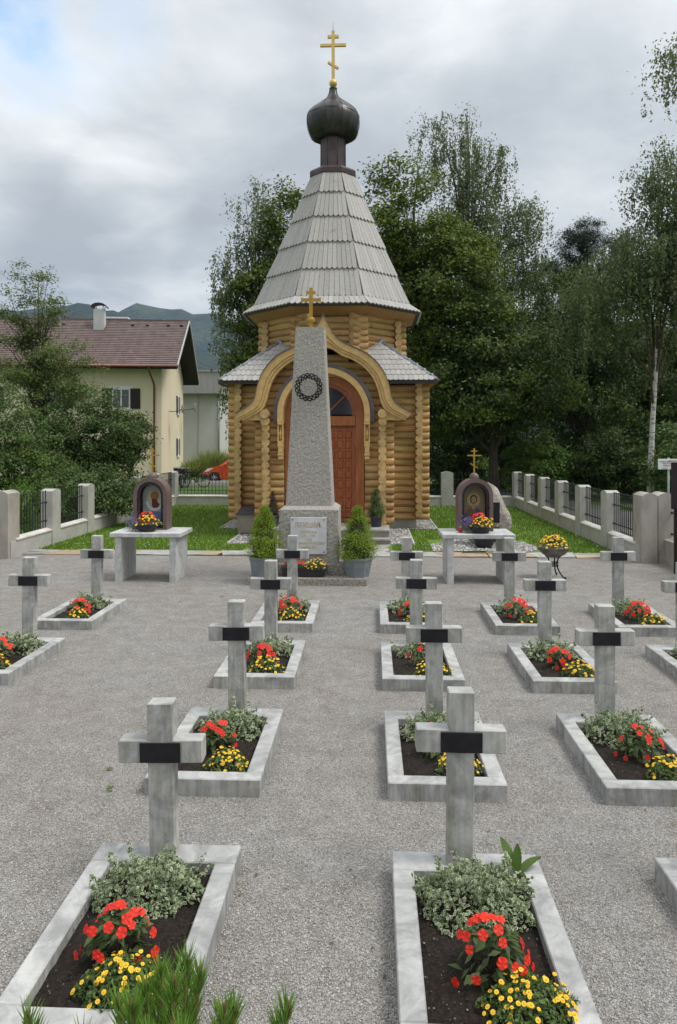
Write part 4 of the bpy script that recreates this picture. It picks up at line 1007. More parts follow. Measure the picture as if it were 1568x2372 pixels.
for c, r_ in GR:
    X, Y = cols[c], rows[r_]; where = f'{ROWN[r_]}, {COLN[c]}'; gw_ = f'{ROWN[r_]} grave {COLN[c]}'
    if (c, r_) == ('A', 1): Y += .015
    g = thing('grave_border', f'pale marble grave border in the {where}', 'grave', (X+rnd.uniform(-.01, .01), Y, 0), R(rnd.uniform(-.5, .5)), 'marble grave borders')
    for me in SL_: place('border_slab', me, g)
    place('soil', SOIL, g)
    near = r_ <= 2; vr = rnd.uniform(.86, 1.14); vy = rnd.uniform(.86, 1.12)
    k = {1: 420, 2: 220}.get(r_, 90)
    cp = np.stack([rng.uniform(sw, GW-sw, k), rng.uniform(-GL+fw, -rw, k), rng.uniform(.068, .09, k)], 1)
    stones('soil_crumbs', cp, .0048 if near else .008, M['crumb'] if 'crumb' in M else M.setdefault('crumb', leafmat('soil crumb', [(0, (.02, .015, .012)), (.72, (.06, .045, .035)), (.9, (.20, .16, .12)), (1, (.5, .48, .44))], 0, .9)), .7, g)
    dz = {('A', 1): -.098, ('B', 1): -.012}.get((c, r_), rnd.uniform(-.012, .012))
    cx = X+GW/2+{('B', 1): -.035, ('A', 1): -.005}.get((c, r_), rnd.uniform(-.02, .02))
    cr = thing('grave_cross', f'grey marble cross with dark plaque in the {where}', 'cross', (cx, Y-.085, E_Z), R(rnd.uniform(-1, 1)), 'marble grave crosses')
    lean = tilt.get((c, r_), (rnd.uniform(-.5, .5), rnd.uniform(-.4, .4)))
    cr.rotation_euler = (R(lean[1]), R(-lean[0]), cr.rotation_euler.z)
    body = place('cross', CROSS_W if (c, r_) == ('B', 1) else CROSS, cr, (0, 0, dz-.004)); place('name_plaque', NAMEP, cr, (0, 0, dz-.004+rnd.uniform(-.003, .003)))
    n, leaf = {1: (3000, .024), 2: (1500, .030)}.get(r_, (650, .040))
    full = {('B', 1): 1.10, ('C', 2): 1.15, ('Z', 3): 1.1, ('B', 3): .8, ('C', 4): .8, ('C', 3): 1.0}.get((c, r_), 1.0)
    euonymus(f'cream variegated euonymus in the {gw_}', X+GW/2+rnd.uniform(-.01, .03), Y-rw-.215, .085, int(n*full), leaf, min(.30, .275*full), .22*full, .145*full)
    if (c, r_) == ('C', 1): continue
    sx = rnd.uniform(-.05, .04)
    nfr = {('A', 1): 20, ('B', 1): 17, ('A', 2): 17, ('C', 2): 12, ('B', 2): 6, ('B', 3): 6, ('D', 4): 20}.get((c, r_), 14)
    impatiens(f'scarlet flowering impatiens in the {gw_}', X+.41+sx, Y-{1: .88}.get(r_, .78), .085, .155*vr, .21*vr, 90 if near else 50, int(nfr*1.4), near, .0205 if near else .025)
    dx = {('B', 1): .03, ('A', 1): .0}.get((c, r_), rnd.uniform(-.02, .03))
    sanvitalia(f'yellow creeping zinnia in the {gw_}', X+.50+dx, Y-{('A', 1): 1.08, ('B', 1): 1.10}.get((c, r_), 1.05), .085, {('B', 1): .20}.get((c, r_), .172*vy), .12*vy, 1700 if r_ == 1 else 800 if near else 360, 96 if (c, r_) == ('B', 1) else 74 if near else 50, near, .0108 if near else .014, .024 if near else .034)
# the broad-leaved seedling on one grave
h = thing('broad_leaf_plant', 'broad bright green leaves beside the variegated bush in the front row', 'plant', (.765, 3.90, .10))
for a, el, l in ((128, 58, .22), (75, 72, .17), (22, 38, .19), (-12, 16, .16), (-60, 40, .10), (170, 60, .10)):
    b = MB(); n = 7; top = []; wv = []
    for i in range(n):
        t = i/(n-1); w_ = .034*math.sin(math.pi*min(1, t*.92+.08))**.8*(l/.24); x = l*t*math.cos(R(el)); z = l*t*math.sin(R(el))-.07*t*t*(1.2-el/90)
        top += [(x, -w_, z+.012), (x, 0, z), (x, w_, z+.012)]
    fs = []
    for i in range(n-1):
        q = 3*i; fs += [(q, q+1, q+4, q+3), (q+1, q+2, q+5, q+4)]
    b.add(top, fs, 0, True); o = b.build('leaf', M['hosta'], h); o.rotation_euler = (0, 0, R(a))

# ------------------------------------------------------------------ marble tables with icon shrines
def table(label, x, y):
    t = thing('marble_table', label, 'table', (x, y, 0), 0, 'marble tables beside the obelisk')
    b = MB(); b.box(-.61, .61, -.43, .43, .765, .84, 0, .008); b.build('tabletop', M['marble_table'], t)
    for dx in (-.47, .47): b = MB(); b.box(dx-.055, dx+.055, -.40, .40, -.03, .765, 0, .005); b.build('leg', M['marble_table'], t)
table('marble table under the arched icon shrine in front of the left lawn', -3.85, 12.75)
table('marble table under the arched icon shrine in front of the pale rock', 1.80, 12.80)
def arch_poly(w, h, n=20):
    r = w/2; return [(r, 0)]+[(r*math.cos(math.pi*i/n), h-r+r*math.sin(math.pi*i/n)) for i in range(n+1)]+[(-r, 0)]
def shrine(label, x, y, rz, which):
    s = thing('icon_shrine', label, 'shrine', (x, y, .84), rz, 'arched icon shrines')
    b = MB(); b.band(arch_poly(.61, .915), arch_poly(.475, .845), -.15, .15); b.box(-.24, .24, -.15, .15, 0, .03); b.prism(arch_poly(.48, .85), .13, .149); b.build('case', M['shrine'], s)
    b = MB(); b.band(arch_poly(.474, .843), arch_poly(.385, .795), -.13, -.095); b.box(-.19, .19, -.13, -.095, .03, .07); d = b.build('glazed_door', M['shrine_dark'], s)
    for z in (.25, .55): b = MB(); b.tube([(-.235, -.14, z-.03), (-.235, -.14, z+.03)], .012, 6); b.build('hinge', M['shrine_dark'], d)
    b = MB(); b.box(.21, .245, -.16, -.135, .40, .43); b.build('latch', M['iron'], d)
    b = MB(); b.lathe([(0.0, -.03), (.085, -.02), (.086, .0), (.075, .045), (.045, .078), (0, .09)], 16, (0, 0, .925)); b.build('dome', M['shrine'], s)
    b = MB(); ortho_cross(b, .44, .245, .105, .14, .026, 0, 1.0); b.build('cross', M['gold_dull'], s)
    flat = lambda poly, y_, m_, nm, par: (lambda bb: (bb.prism(poly, y_, y_+.004), bb.build(nm, m_, par))[1])(MB())
    ell = lambda cx, cz, a, c, n=24: [(cx+a*math.cos(2*math.pi*i/n), cz+c*math.sin(2*math.pi*i/n)) for i in range(n)]
    def pm(nm, c): return M.setdefault('icon '+nm, mat('icon '+nm, c, tuple(v*1.25 for v in c), 14, .6))
    if which == 0:
        ic = flat(arch_poly(.40, .80), .06, pm('pale ground', (.30, .32, .29)), 'icon_panel', s)
        flat(ell(.02, .50, .145, .165), .052, pm('oval', (.36, .37, .31)), 'medallion', ic)
        flat([(.02+.165*math.cos(t), .50+.185*math.sin(t)) for t in [math.pi*(1.05+.9*i/14) for i in range(15)]]+[(.02+.13*math.cos(t), .51+.145*math.sin(t)) for t in [math.pi*(1.95-.9*i/14) for i in range(15)]], .047, pm('white scroll', (.55, .53, .52)), 'scroll', ic)
        flat(ell(.02, .585, .075, .078), .046, pm('red gold halo', (.30, .095, .012)), 'halo', ic)
        flat([(-.03, .53), (.06, .53), (.075, .47), (.115, .43), (.08, .375), (.0, .37), (-.03, .40)], .043, pm('maroon robe', (.10, .018, .018)), 'robe', ic)
        flat(ell(.015, .58, .035, .045), .040, pm('brown face', (.24, .11, .04)), 'face', ic)
        flat([(-.16, .06), (.16, .06), (.16, .30), (-.03, .30), (-.16, .26)], .050, pm('blue border', (.10, .16, .28)), 'border_panel', ic)
    else:
        ic = flat(arch_poly(.40, .80), .06, pm('olive gold ground', (.20, .165, .09)), 'icon_panel', s)
        flat(ell(.0, .53, .118, .118), .052, pm('halo', (.36, .27, .13)), 'halo', ic)
        flat(ell(.0, .545, .064, .082), .047, pm('brown hair', (.07, .04, .02)), 'hair', ic)
        flat([(-.155, .06), (.155, .06), (.15, .26), (.10, .36), (.045, .40), (-.045, .40), (-.10, .36), (-.15, .26)], .045, pm('robe', (.15, .075, .045)), 'robe', ic)
        flat([(.02, .06), (.155, .06), (.15, .26), (.10, .36), (.05, .395)], .041, pm('blue cloak', (.045, .06, .16)), 'cloak', ic)
        flat([(-.03, .37), (.03, .37), (.028, .46), (-.028, .46)], .042, pm('skin', (.33, .20, .11)), 'neck', ic)
        flat(ell(.0, .535, .041, .058), .039, pm('skin', (.33, .20, .11)), 'face', ic)
        for ex in (-.016, .016): flat(ell(ex, .548, .009, .004, 8), .036, pm('eye', (.03, .02, .015)), 'eye', ic)
        flat(ell(0, .505, .013, .004, 8), .036, pm('lip', (.2, .06, .04)), 'mouth', ic)
        flat([(-.005, .548), (.005, .548), (.007, .522), (-.007, .522)], .036, pm('nose', (.26, .14, .07)), 'nose', ic)
    return s
shrine('mauve arched icon shrine with gold cross showing a saint in red robe', -3.90, 12.94, R(-2), 0)
shrine('mauve arched icon shrine with gold cross showing a haloed face on gold', 1.80, 12.95, R(2.5), 1)

def flower_bowl(label, x, y, z, rx, ry, h, mred, myel, nr, ny, m_pot, name='flower_bowl', trough=False):
    t = thing(name, label, 'planter', (x, y, z))
    b = MB()
    if trough:
        b.add([(-rx*.92, -ry*.85, 0), (rx*.92, -ry*.85, 0), (rx*.92, ry*.85, 0), (-rx*.92, ry*.85, 0), (-rx, -ry, h), (rx, -ry, h), (rx, ry, h), (-rx, ry, h)], [(3, 2, 1, 0), (0, 1, 5, 4), (1, 2, 6, 5), (2, 3, 7, 6), (3, 0, 4, 7), (4, 5, 6, 7)])
        b.box(-rx-.012, rx+.012, -ry-.012, ry+.012, h-.025, h-.003)
    else: b.lathe([(rx*.66, 0), (rx*.72, .025), (rx*.70, .03), (rx*.95, h*.75), (rx, h*.8), (rx*1.03, h), (rx*.95, h), (rx*.9, h-.03), (0, h-.03)], 24, sy=ry/rx)
    b.build('pot', m_pot, t); return t
def bowl_plants(x, y, z, rx, ry, where, red_n=24, yel_n=100, red_up=.20, lav=0):
    t = impatiens(f'scarlet impatiens at the back of {where}', x-.02, y+ry*.35, z, rx*.75, red_up, 50, red_n, True, .026, 'scarlet impatiens in planters')
    sanvitalia(f'yellow creeping zinnia spilling over {where}', x+.02, y-ry*.25, z, rx*1.12, .14, 460, yel_n, True, .016, .03, 'yellow creeping zinnias in planters')
    if lav:
        l = thing('lavender_plant', f'pale violet flowering sprays beside {where}', 'plant', (x-rx*1.15, y, z-.12))
        k = 220; P = np.stack([rng.normal(0, .065, k), rng.normal(0, .06, k), np.abs(rng.normal(.10, .07, k))], 1)
        place('foliage', poly_mesh('foliage', leaves(P*np.array([1, 1, .7]), .05, .009, np.array([0, 0, .3]), 1, np.array([-.3, 0, 1.0])), 4, M['euo_green']), l)
        Q = P+np.array([0, 0, .05]); place('blossom', poly_mesh('blossom', leaves(np.repeat(Q, 3, 0)+rng.normal(0, .012, (k*3, 3)), .02, .012, None, 1), 4, M['lavender']), l)
flower_bowl('dark oval flower bowl on the left marble table', -3.88, 12.56, .84, .20, .15, .14, 0, 0, 0, 0, M['pot_black'])
bowl_plants(-3.88, 12.56, .84+.12, .20, .15, 'the bowl on the left table', lav=1)
flower_bowl('dark oval flower bowl on the right marble table', 1.86, 12.58, .84, .20, .15, .14, 0, 0, 0, 0, M['pot_black'])
bowl_plants(1.86, 12.58, .84+.12, .20, .15, 'the bowl on the right table', lav=1)
c_ = thing('votive_candle', 'small red glass votive candle on the right marble table', 'candle', (1.52, 12.62, .84))
b = MB(); b.lathe([(.028, 0), (.036, .01), (.04, .06), (.034, .075), (.032, .085)], 14); b.build('glass', M['red_glass'], c_)
b = MB(); b.lathe([(.034, .085), (.034, .10), (.012, .112), (0, .112)], 12); b.build('lid', M['gold_dull'], c_)
flower_bowl('long black flower trough on the obelisk step', -1.13, 12.36, .125, .37, .13, .17, 0, 0, 0, 0, M['pot_black'], 'flower_trough', True)
impatiens('scarlet impatiens in the left end of the black trough', -1.28, 12.36, .27, .17, .16, 60, 18, True, .028, 'scarlet impatiens in planters')
sanvitalia('yellow creeping zinnia in the right end of the black trough', -.93, 12.33, .27, .21, .13, 420, 60, True, .016, .03, 'yellow creeping zinnias in planters')
# bowl on a wrought iron stand
bx, by = 3.20, 13.05
sdn = thing('plant_stand', 'wrought iron tripod stand holding the metal flower bowl', 'stand', (bx, by, 0))
for k in range(3):
    a = R(-55+120*k); c0, s0 = math.cos(a), math.sin(a)
    b = MB(); b.tube([(r*c0, r*s0, z) for r, z in ((.15, .40), (.10, .36), (.075, .28), (.085, .20), (.13, .12), (.20, .055), (.25, .02), (.27, .035), (.255, .055))], .013, 6); b.build('leg', M['iron'], sdn)
b = MB(); b.tube([(.078*math.cos(t), .078*math.sin(t), .27) for t in [2*math.pi*i/18 for i in range(18)]], .010, 5, closed=True); b.tube([(.078*math.cos(t), .078*math.sin(t), .22) for t in [2*math.pi*i/18 for i in range(18)]], .010, 5, closed=True); b.build('ring', M['iron'], sdn)
bw = thing('metal_bowl', 'wide tarnished metal bowl of flowers on the iron stand', 'bowl', (bx, by, .36))
b = MB(); b.lathe([(0, 0), (.10, .012), (.19, .06), (.255, .13), (.28, .18), (.285, .195), (.275, .19), (.24, .15), (0, .14)], 28); b.build('bowl', M['bowl_metal'], bw)
impatiens('scarlet impatiens in the middle of the metal bowl on the stand', bx, by+.02, .54, .13, .19, 40, 9, True, .026, 'scarlet impatiens in planters')
sanvitalia('yellow creeping zinnia mounded over the metal bowl on the stand', bx, by, .52, .27, .20, 900, 150, True, .018, .032, 'yellow creeping zinnias in planters')

# potted dwarf spruces
def spruce(label, x, y, z, r, h, m, n, leaf=.045, grp='dwarf spruces in pots'):
    t = thing('dwarf_spruce', label, 'tree', (x, y, z), 0, grp)
    b = MB(); b.tube([(0, 0, -.05), (0, 0, h*.9)], [.022, .006], 6); b.build('trunk', M['bark'], t)
    nc = 110; ph = rng.uniform(0, 6.28, nc); zc = rng.uniform(0.02, 1, nc)**1.15
    prof = lambda q: np.where(q < .18, .72+q*1.55, np.clip((1-q)/.82, 0, 1)**.82)
    C = np.stack([np.cos(ph)*prof(zc)*r*.86, np.sin(ph)*prof(zc)*r*.86, zc*h*.96], 1)
    idx = rng.integers(0, nc, n); sd_ = (.036+.036*prof(zc[idx]))[:, None]*(r/.27)
    P = C[idx]+rng.normal(size=(n, 3))*sd_*np.array([.75, .75, .6]); P[:, 2] = np.clip(P[:, 2], .0, h*1.02)
    out = np.concatenate([P[:, :2]/r, np.full((n, 1), .55)], 1)
    place('foliage', poly_mesh('foliage', leaves(P, leaf, leaf*.42, out, .7, out*.8+np.array([0, 0, .3])), 4, m), t)
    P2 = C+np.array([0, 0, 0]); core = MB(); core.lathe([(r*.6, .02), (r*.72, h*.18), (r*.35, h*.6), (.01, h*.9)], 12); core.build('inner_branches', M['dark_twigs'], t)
    return t
M['dark_twigs'] = mat('dark inner twigs', (.02, .024, .01), (.035, .04, .016), 30, .95)  # one dark tone for the solid core inside the spruce foliage
def octpot(label, x, y, z, rt, rb, h, m, n=8, grp=None):
    t = thing('plant_pot', label, 'pot', (x, y, z), R(10), grp)
    b = MB(); b.lathe([(rb, 0), (rb*1.02, .015), (rt*.93, h*.80), (rt*.93, h*.82)], n, (0, 0, 0), 0, n > 8, ph=math.pi/n); b.build('pot_body', m, t)
    b = MB(); b.lathe([(rt*.93, h*.82), (rt*.97, h*.84), (rt*.97, h*.88), (rt, h*.90), (rt, h), (rt*.92, h), (rt*.88, h*.93), (0, h*.93)], n, (0, 0, 0), 0, n > 8, ph=math.pi/n); b.build('rim', m, t)
    for k in (4, 5, 6, 7):                                      # ring ornaments on the facets
        if n != 8: break
        a = 2*math.pi*(k+.0)/n+2*math.pi/n; r = rt*.86
        q = MB(); q.tube([(.035*math.cos(t_), 0, .05*math.sin(t_)) for t_ in [2*math.pi*i/14 for i in range(14)]], .006, 5, closed=True); o = q.build('ring_ornament', m, t); o.location = (r*math.cos(a)*.93, r*math.sin(a)*.93, h*.52); o.rotation_euler = (0, 0, a+math.pi/2)
    return t
octpot('grey octagonal pot at the right corner of the obelisk step', -.235, 12.42, .125, .27, .20, .32, M['pot_grey'], 8, 'grey octagonal pots')
spruce('bushy light green dwarf spruce right of the obelisk plaque', -.235, 12.42, .42, .315, .88, M['conifer'], 15000, .026)
octpot('grey octagonal pot at the left corner of the obelisk step', -1.84, 12.42, .125, .26, .20, .32, M['pot_grey'], 8, 'grey octagonal pots')
spruce('bushy light green dwarf spruce left of the obelisk plaque', -1.82, 12.42, .42, .29, .90, M['conifer'], 14000, .026)
octpot('round slate blue pot on the steps right of the chapel door', .12, 17.95, .325, .15, .115, .27, M['pot_blue'], 20, 'round pots on the chapel steps')
spruce('small dark green dwarf spruce right of the chapel door', .12, 17.95, .57, .20, .68, M['conifer_dark'], 2400, .036)
octpot('round slate blue pot on the steps left of the chapel door', -2.42, 17.95, .325, .17, .13, .27, M['pot_blue'], 20, 'round pots on the chapel steps')
spruce('dried brown dwarf spruce left of the chapel door', -2.42, 17.95, .57, .17, .62, M['conifer_dry'], 1200, .036)

# ------------------------------------------------------------------ memorial rock
rk = thing('memorial_rock', 'pale rough boulder carrying two dark plaques behind the right table', 'rock', (2.68, 17.2, 0))
bm = bmesh.new(); bmesh.ops.create_icosphere(bm, subdivisions=4, radius=1); r_ = np.random.default_rng(5); ph = r_.uniform(0, 6.28, 12)
for v in bm.verts:
    c = v.co.copy(); k = .10*math.sin(3.1*c.x+ph[0])*math.cos(2.7*c.z+ph[1])+.07*math.sin(6.3*c.z+ph[2]+2*c.y)+.05*math.sin(9*c.x+ph[3])*math.sin(8*c.y+ph[4])+.025*math.sin(17*c.z+ph[5])*math.sin(15*c.x+ph[6])
    d = 1+k; z = c.z*d; top = max(0, z)
    v.co = Vector((c.x*d*.53*(1-.42*top)+.0-.05*top, c.y*d*.30*(1-.3*top), .62+z*.84))
me = bpy.data.meshes.new('boulder'); bm.to_mesh(me); bm.free(); me.materials.append(M['rock']); place('boulder', me, rk)
b = MB(); b.box(-.42, .24, -.36, -.335, .55, 1.02, 0, .004); b.build('plaque', M['plaque'], rk)
b = MB(); b.box(-.30, .24, -.37, -.345, .12, .45, 0, .004); b.build('plaque', M['plaque'], rk)
for z0, z1 in ((.55, 1.02), (.12, .45)):
    b = MB()
    for x in (-.2, .15): b.box(x-.03, x+.03, -.345, -.18, z0+.05, z0+.12)
    b.build('plaque_bracket', M['iron'], rk)
t = thing('plant_pot', 'round brown pot standing on the pebbles before the pale boulder', 'pot', (2.52, 16.55, .02))
b = MB(); b.lathe([(.15, 0), (.20, .08), (.24, .24), (.245, .26), (.22, .26), (.2, .22), (0, .22)], 20); b.build('pot_body', M['pot_black'], t)
t = thing('leafy_plant', 'small leafy plant in the brown pot before the pale boulder', 'plant', (2.48, 16.55, .26))
P, nr = dome_points(160, .2, .16, .12, .6); place('foliage', poly_mesh('foliage', leaves(P, .06, .035, nr, .8), 4, M['shrub_light']), t)
hz = thing('cable_loop', 'thin dark cable lying in a loop on the flagstones', 'cable', (2.35, 15.75, .035))
b = MB(); b.tube([(.42*math.cos(t_)*(1+.1*math.sin(2*t_)), .13*math.sin(t_), .012) for t_ in [2*math.pi*i/40 for i in range(36)]], .009, 5); b.build('cable', M['iron'], hz)

# ------------------------------------------------------------------ the house, its neighbour, yard
hx, hy = site(-10.13, 42.0); HR = R(5)+YAW
house = thing('yellow_house', 'cream plastered two storey house with brown tiled gable roof and shutters', 'house', (hx, hy, 0), HR)
HD = 10.0; RZ, EZH = 10.15, 6.72
b = MB(); b.add([(-20, 0, -.2), (0, 0, -.2), (0, HD, -.2), (-20, HD, -.2), (-20, 0, EZH), (0, 0, EZH), (0, HD, EZH), (-20, HD, EZH), (0, HD/2, RZ-.25), (-20, HD/2, RZ-.25)],
                [(0, 1, 5, 4), (2, 3, 7, 6), (1, 2, 6, 8, 5), (3, 0, 4, 9, 7)]); b.build('wall', M['plaster'], house)
def roof_tiles():
    b = MB(); x0, x1 = -20.5, 1.03; ov = .85
    for s, y0 in ((0, -ov), (1, HD+ov)):
        yr = HD/2; run = abs(yr-y0); rise = RZ-(EZH-.05); n = 26 if s == 0 else 4
        for i in range(n):
            t0, t1 = i/n, (i+1)/n; ya, yb = y0+(yr-y0)*t0, y0+(yr-y0)*t1; za, zb = EZH-.05+rise*t0+.06, EZH-.05+rise*t1+.015
            cols_ = 70 if s == 0 else 1
            for c in range(cols_):
                xa, xb = x0+(x1-x0)*c/cols_, x0+(x1-x0)*(c+1)/cols_; off = .0 if i % 2 == 0 else .5*(x1-x0)/cols_
                if s == 0:
                    xm = min(x1, xa+off+.03); zz = za+(.004 if c % 2 else -.004)
                    b.add([(xa, ya, zz), (xb-.004, ya, zz), (xb-.004, yb, zb), (xa, yb, zb), (xa, ya, zz-.07), (xb-.004, ya, zz-.07)], [(0, 1, 2, 3), (4, 5, 1, 0)])
                else: b.add([(xa, ya, za), (xb, ya, za), (xb, yb, zb), (xa, yb, zb)], [(0, 1, 2, 3)])
    return b
rt = roof_tiles().build('roof_tiles', M['rooftile'], house); tag(rt, kind='stuff')
b = MB()
for y0, y1 in ((-.85, HD/2), (HD+.85, HD/2)):
    b.add([(-20.5, y0, EZH-.08), (1.0, y0, EZH-.08), (1.0, y1, RZ-.10), (-20.5, y1, RZ-.10), (-20.5, y0, EZH-.22), (1.0, y0, EZH-.22), (1.0, y1, RZ-.25), (-20.5, y1, RZ-.25)], [(0, 1, 2, 3), (7, 6, 5, 4), (0, 4, 5, 1), (1, 5, 6, 2), (0, 3, 7, 4)])
rf = b.build('roof', M['barge'], house)
b = MB()
for y0, y1 in ((-.87, HD/2), (HD+.87, HD/2)): b.bar((1.02, y0, EZH-.03), (1.02, y1, RZ+.0), .06, .14)
b.build('verge_strip', M['verge'], rf)
b = MB(); b.bar((-20.5, HD/2, RZ+.03), (1.05, HD/2, RZ+.03), .2, .07); b.build('ridge', M['rooftile'], rf)
b = MB(); b.tube([(-20.4, -.93, EZH-.06), (1.05, -.93, EZH-.06)], .075, 8); b.build('gutter', M['copper_pipe'], house)
b = MB(); b.tube([(-.55, -.93, EZH-.1), (-.55, -.85, EZH-.35), (-.40, -.16, EZH-1.0), (-.40, -.10, EZH-1.3), (-.40, -.10, .0)], .055, 8); b.build('downpipe', M['copper_pipe'], house)
def chimney(x, y, w, z0, z1):
    b = MB(); b.box(x-w/2, x+w/2, y-w/2, y+w/2, z0, z1); c = b.build('chimney', M['chimney'], rf)
    q = MB(); n = 8; q.band([(x+w*.75*math.cos(t), z1+.12+w*.42*math.sin(t)) for t in [math.pi*i/n for i in range(n+1)]], [(x+w*.72*math.cos(t), z1+.09+w*.36*math.sin(t)) for t in [math.pi*i/n for i in range(n+1)]], y-w*.6, y+w*.6)
    q.build('chimney_cowl', M['eave_dark'], c)
    q = MB(); [q.box(x+sx*w*.42-.02, x+sx*w*.42+.02, y+sy*w*.4-.02, y+sy*w*.4+.02, z1, z1+.2) for sx in (-1, 1) for sy in (-1, 1)]; q.build('cowl_leg', M['iron'], c)
    return c
chimney(-4.35, 3.9, .62, 8.6, 10.62); chimney(-7.4, 5.9, .7, 8.9, 10.35)
b = MB(); b.box(-4.25, -3.25, 6.2, 6.9, 9.3, 10.25); c_ = b.build('chimney', M['chimney'], rf); b = MB(); b.box(-4.45, -3.05, 6.05, 7.05, 10.45, 10.55); [b.box(x-.03, x+.03, 6.5, 6.6, 10.2, 10.5) for x in (-4.1, -3.4)]; b.build('chimney_cap', M['white'], c_)
for x in (-8.2, -6.6, -2.4, -1.5, -.2, .6): b = MB(); b.box(x-.09, x+.09, 4.1, 4.35, 9.52, 9.78); b.build('roof_vent', M['barge'], rf)
def window(x, z0, z1, w, side=False, sh=.55):
    ang = math.pi/2 if side else 0
    loc = (0, x, 0) if side else (x, 0, 0)
    b = MB(); t = .07
    for (x0, x1, a, c) in ((-w/2, w/2, z0, z0+t), (-w/2, w/2, z1-t, z1), (-w/2, -w/2+t, z0+t, z1-t), (w/2-t, w/2, z0+t, z1-t), (-.04, .04, z0+t, z1-t)): b.box(x0, x1, -.05, .06, a, c)
    f_ = b.build('window', M['white'], house, loc); f_.rotation_euler = (0, 0, ang)
    for s in (-1, 1):
        q = MB(); q.box(min(s*.04, s*(w/2-t)), max(s*.04, s*(w/2-t)), -.012, .0, z0+t, z1-t); q.build('pane', M['glass'] if s < 0 else M['glass'], f_)
    q = MB(); q.box(s*.05, w/2-t-.02, .02, .03, z0+t, z1-t); q.build('curtain', M['curtain'], f_)
    q = MB(); q.box(-w/2-.12, w/2+.12, -.09, -.003, z0-.09, z0-.002); q.build('sill', M['white'], f_)
    q = MB(); q.box(-w/2-.14, w/2+.14, -.02, -.003, z1+.002, z1+.13); q.build('lintel_band', M['white'], f_)
    for s in (-1, 1):
        q = MB(); x0 = s*(w/2+.01); x1 = s*(w/2+.01+sh); xa, xb = min(x0, x1), max(x0, x1)
        q.box(xa, xb, -.05, -.008, z0, z1)
        for k in range(9): zz = z0+.09+(z1-z0-.18)*k/9; q.box(xa+.06, xb-.06, -.062, -.05, zz, zz+(z1-z0)*.06)
        q.build('shutter', M['shutter'], f_)
window(-2.25, 4.30, 5.46, 1.0); window(-6.0, 4.30, 5.46, 1.0); window(-9.8, 4.30, 5.46, 1.0); window(-2.25, 1.35, 2.5, 1.0); window(-6.0, 1.35, 2.5, 1.0)
window(7.15, 4.28, 5.46, .75, True, .40); window(7.15, 1.5, 2.65, .75, True, .40)
def dish(label, y, z, out):
    x_, y_ = site(-10.13, 42.0); d = thing('satellite_dish', label, 'dish', (hx, hy, 0), HR, 'satellite dishes on the gable wall')
    b = MB(); b.lathe([(0, 0), (.14, .02), (.27, .075), (.36, .14), (.355, .15), (.26, .09), (0, .02)], 20); o = b.build('reflector', M['panel_grey'], d, (out, y, z)); o.rotation_euler = (R(82), 0, R(104))
    b = MB(); b.tube([(0, y, z-.12), (out*.7, y, z-.12), (out, y+.05, z)], .022, 6); b.build('wall_arm', M['iron'], d)
    b = MB(); b.tube([(out, y, z-.2), (out+.1, y-.42, z-.05)], .014, 5); b.lathe([(0, 0), (.04, 0), (.04, .08), (0, .08)], 8, (out+.1, y-.44, z-.07)); b.build('feed_arm', M['galv'], d)
dish('grey satellite dish on the front part of the house gable', 2.9, 4.4, .75); dish('grey satellite dish farther back on the house gable', 8.6, 4.75, .85)

nx, ny = site(-14.8, 60)
nb = thing('flat_roofed_building', 'pale grey flat roofed building with cladded fascia behind the yellow house', 'building', (nx, ny, 0), YAW)
b = MB(); b.box(-6, 5.1, 0, 12, -.2, 6.35); b.build('wall', M['render_grey'], nb)
b = MB(); b.box(-6.3, 5.3, -.75, 12.4, 6.35, 8.10); fa = b.build('fascia', M['panel_grey'], nb)
b = MB()
for i in range(24): b.box(-6.25+.5*i, -6.235+.5*i, -.775, -.752, 6.36, 8.08)
b.build('cladding_rib', M['panel_grey'], fa)
b = MB(); b.box(-6.4, 5.4, -.85, 12.5, 8.10, 8.22); b.build('roof', M['panel_grey'], nb)
b = MB(); b.box(3.3, 3.36, -.04, -.003, .2, 6.3); b.build('wall_joint', M['panel_grey'], nb)
b = MB(); b.tube([(5.0, -.08, 0), (5.0, -.08, 6.3)], .05, 6); b.build('downpipe', M['galv'], nb)
sx_, sy_ = site(-8.6, 66); sh_ = thing('grey_shed', 'low grey garage with flat roof beyond the red car', 'garage', (sx_, sy_, 0), YAW)
b = MB(); b.box(-1.6, 3, 0, 6, -.1, 3.2); b.build('wall', M['zinc'], sh_); b = MB(); b.box(-1.8, 3.2, -.2, 6.2, 3.2, 3.6); b.build('roof', M['eave_dark'], sh_); b = MB(); b.box(-1.2, 1.2, -.03, -.003, .1, 2.3); b.build('door', M['box_lid'], sh_)

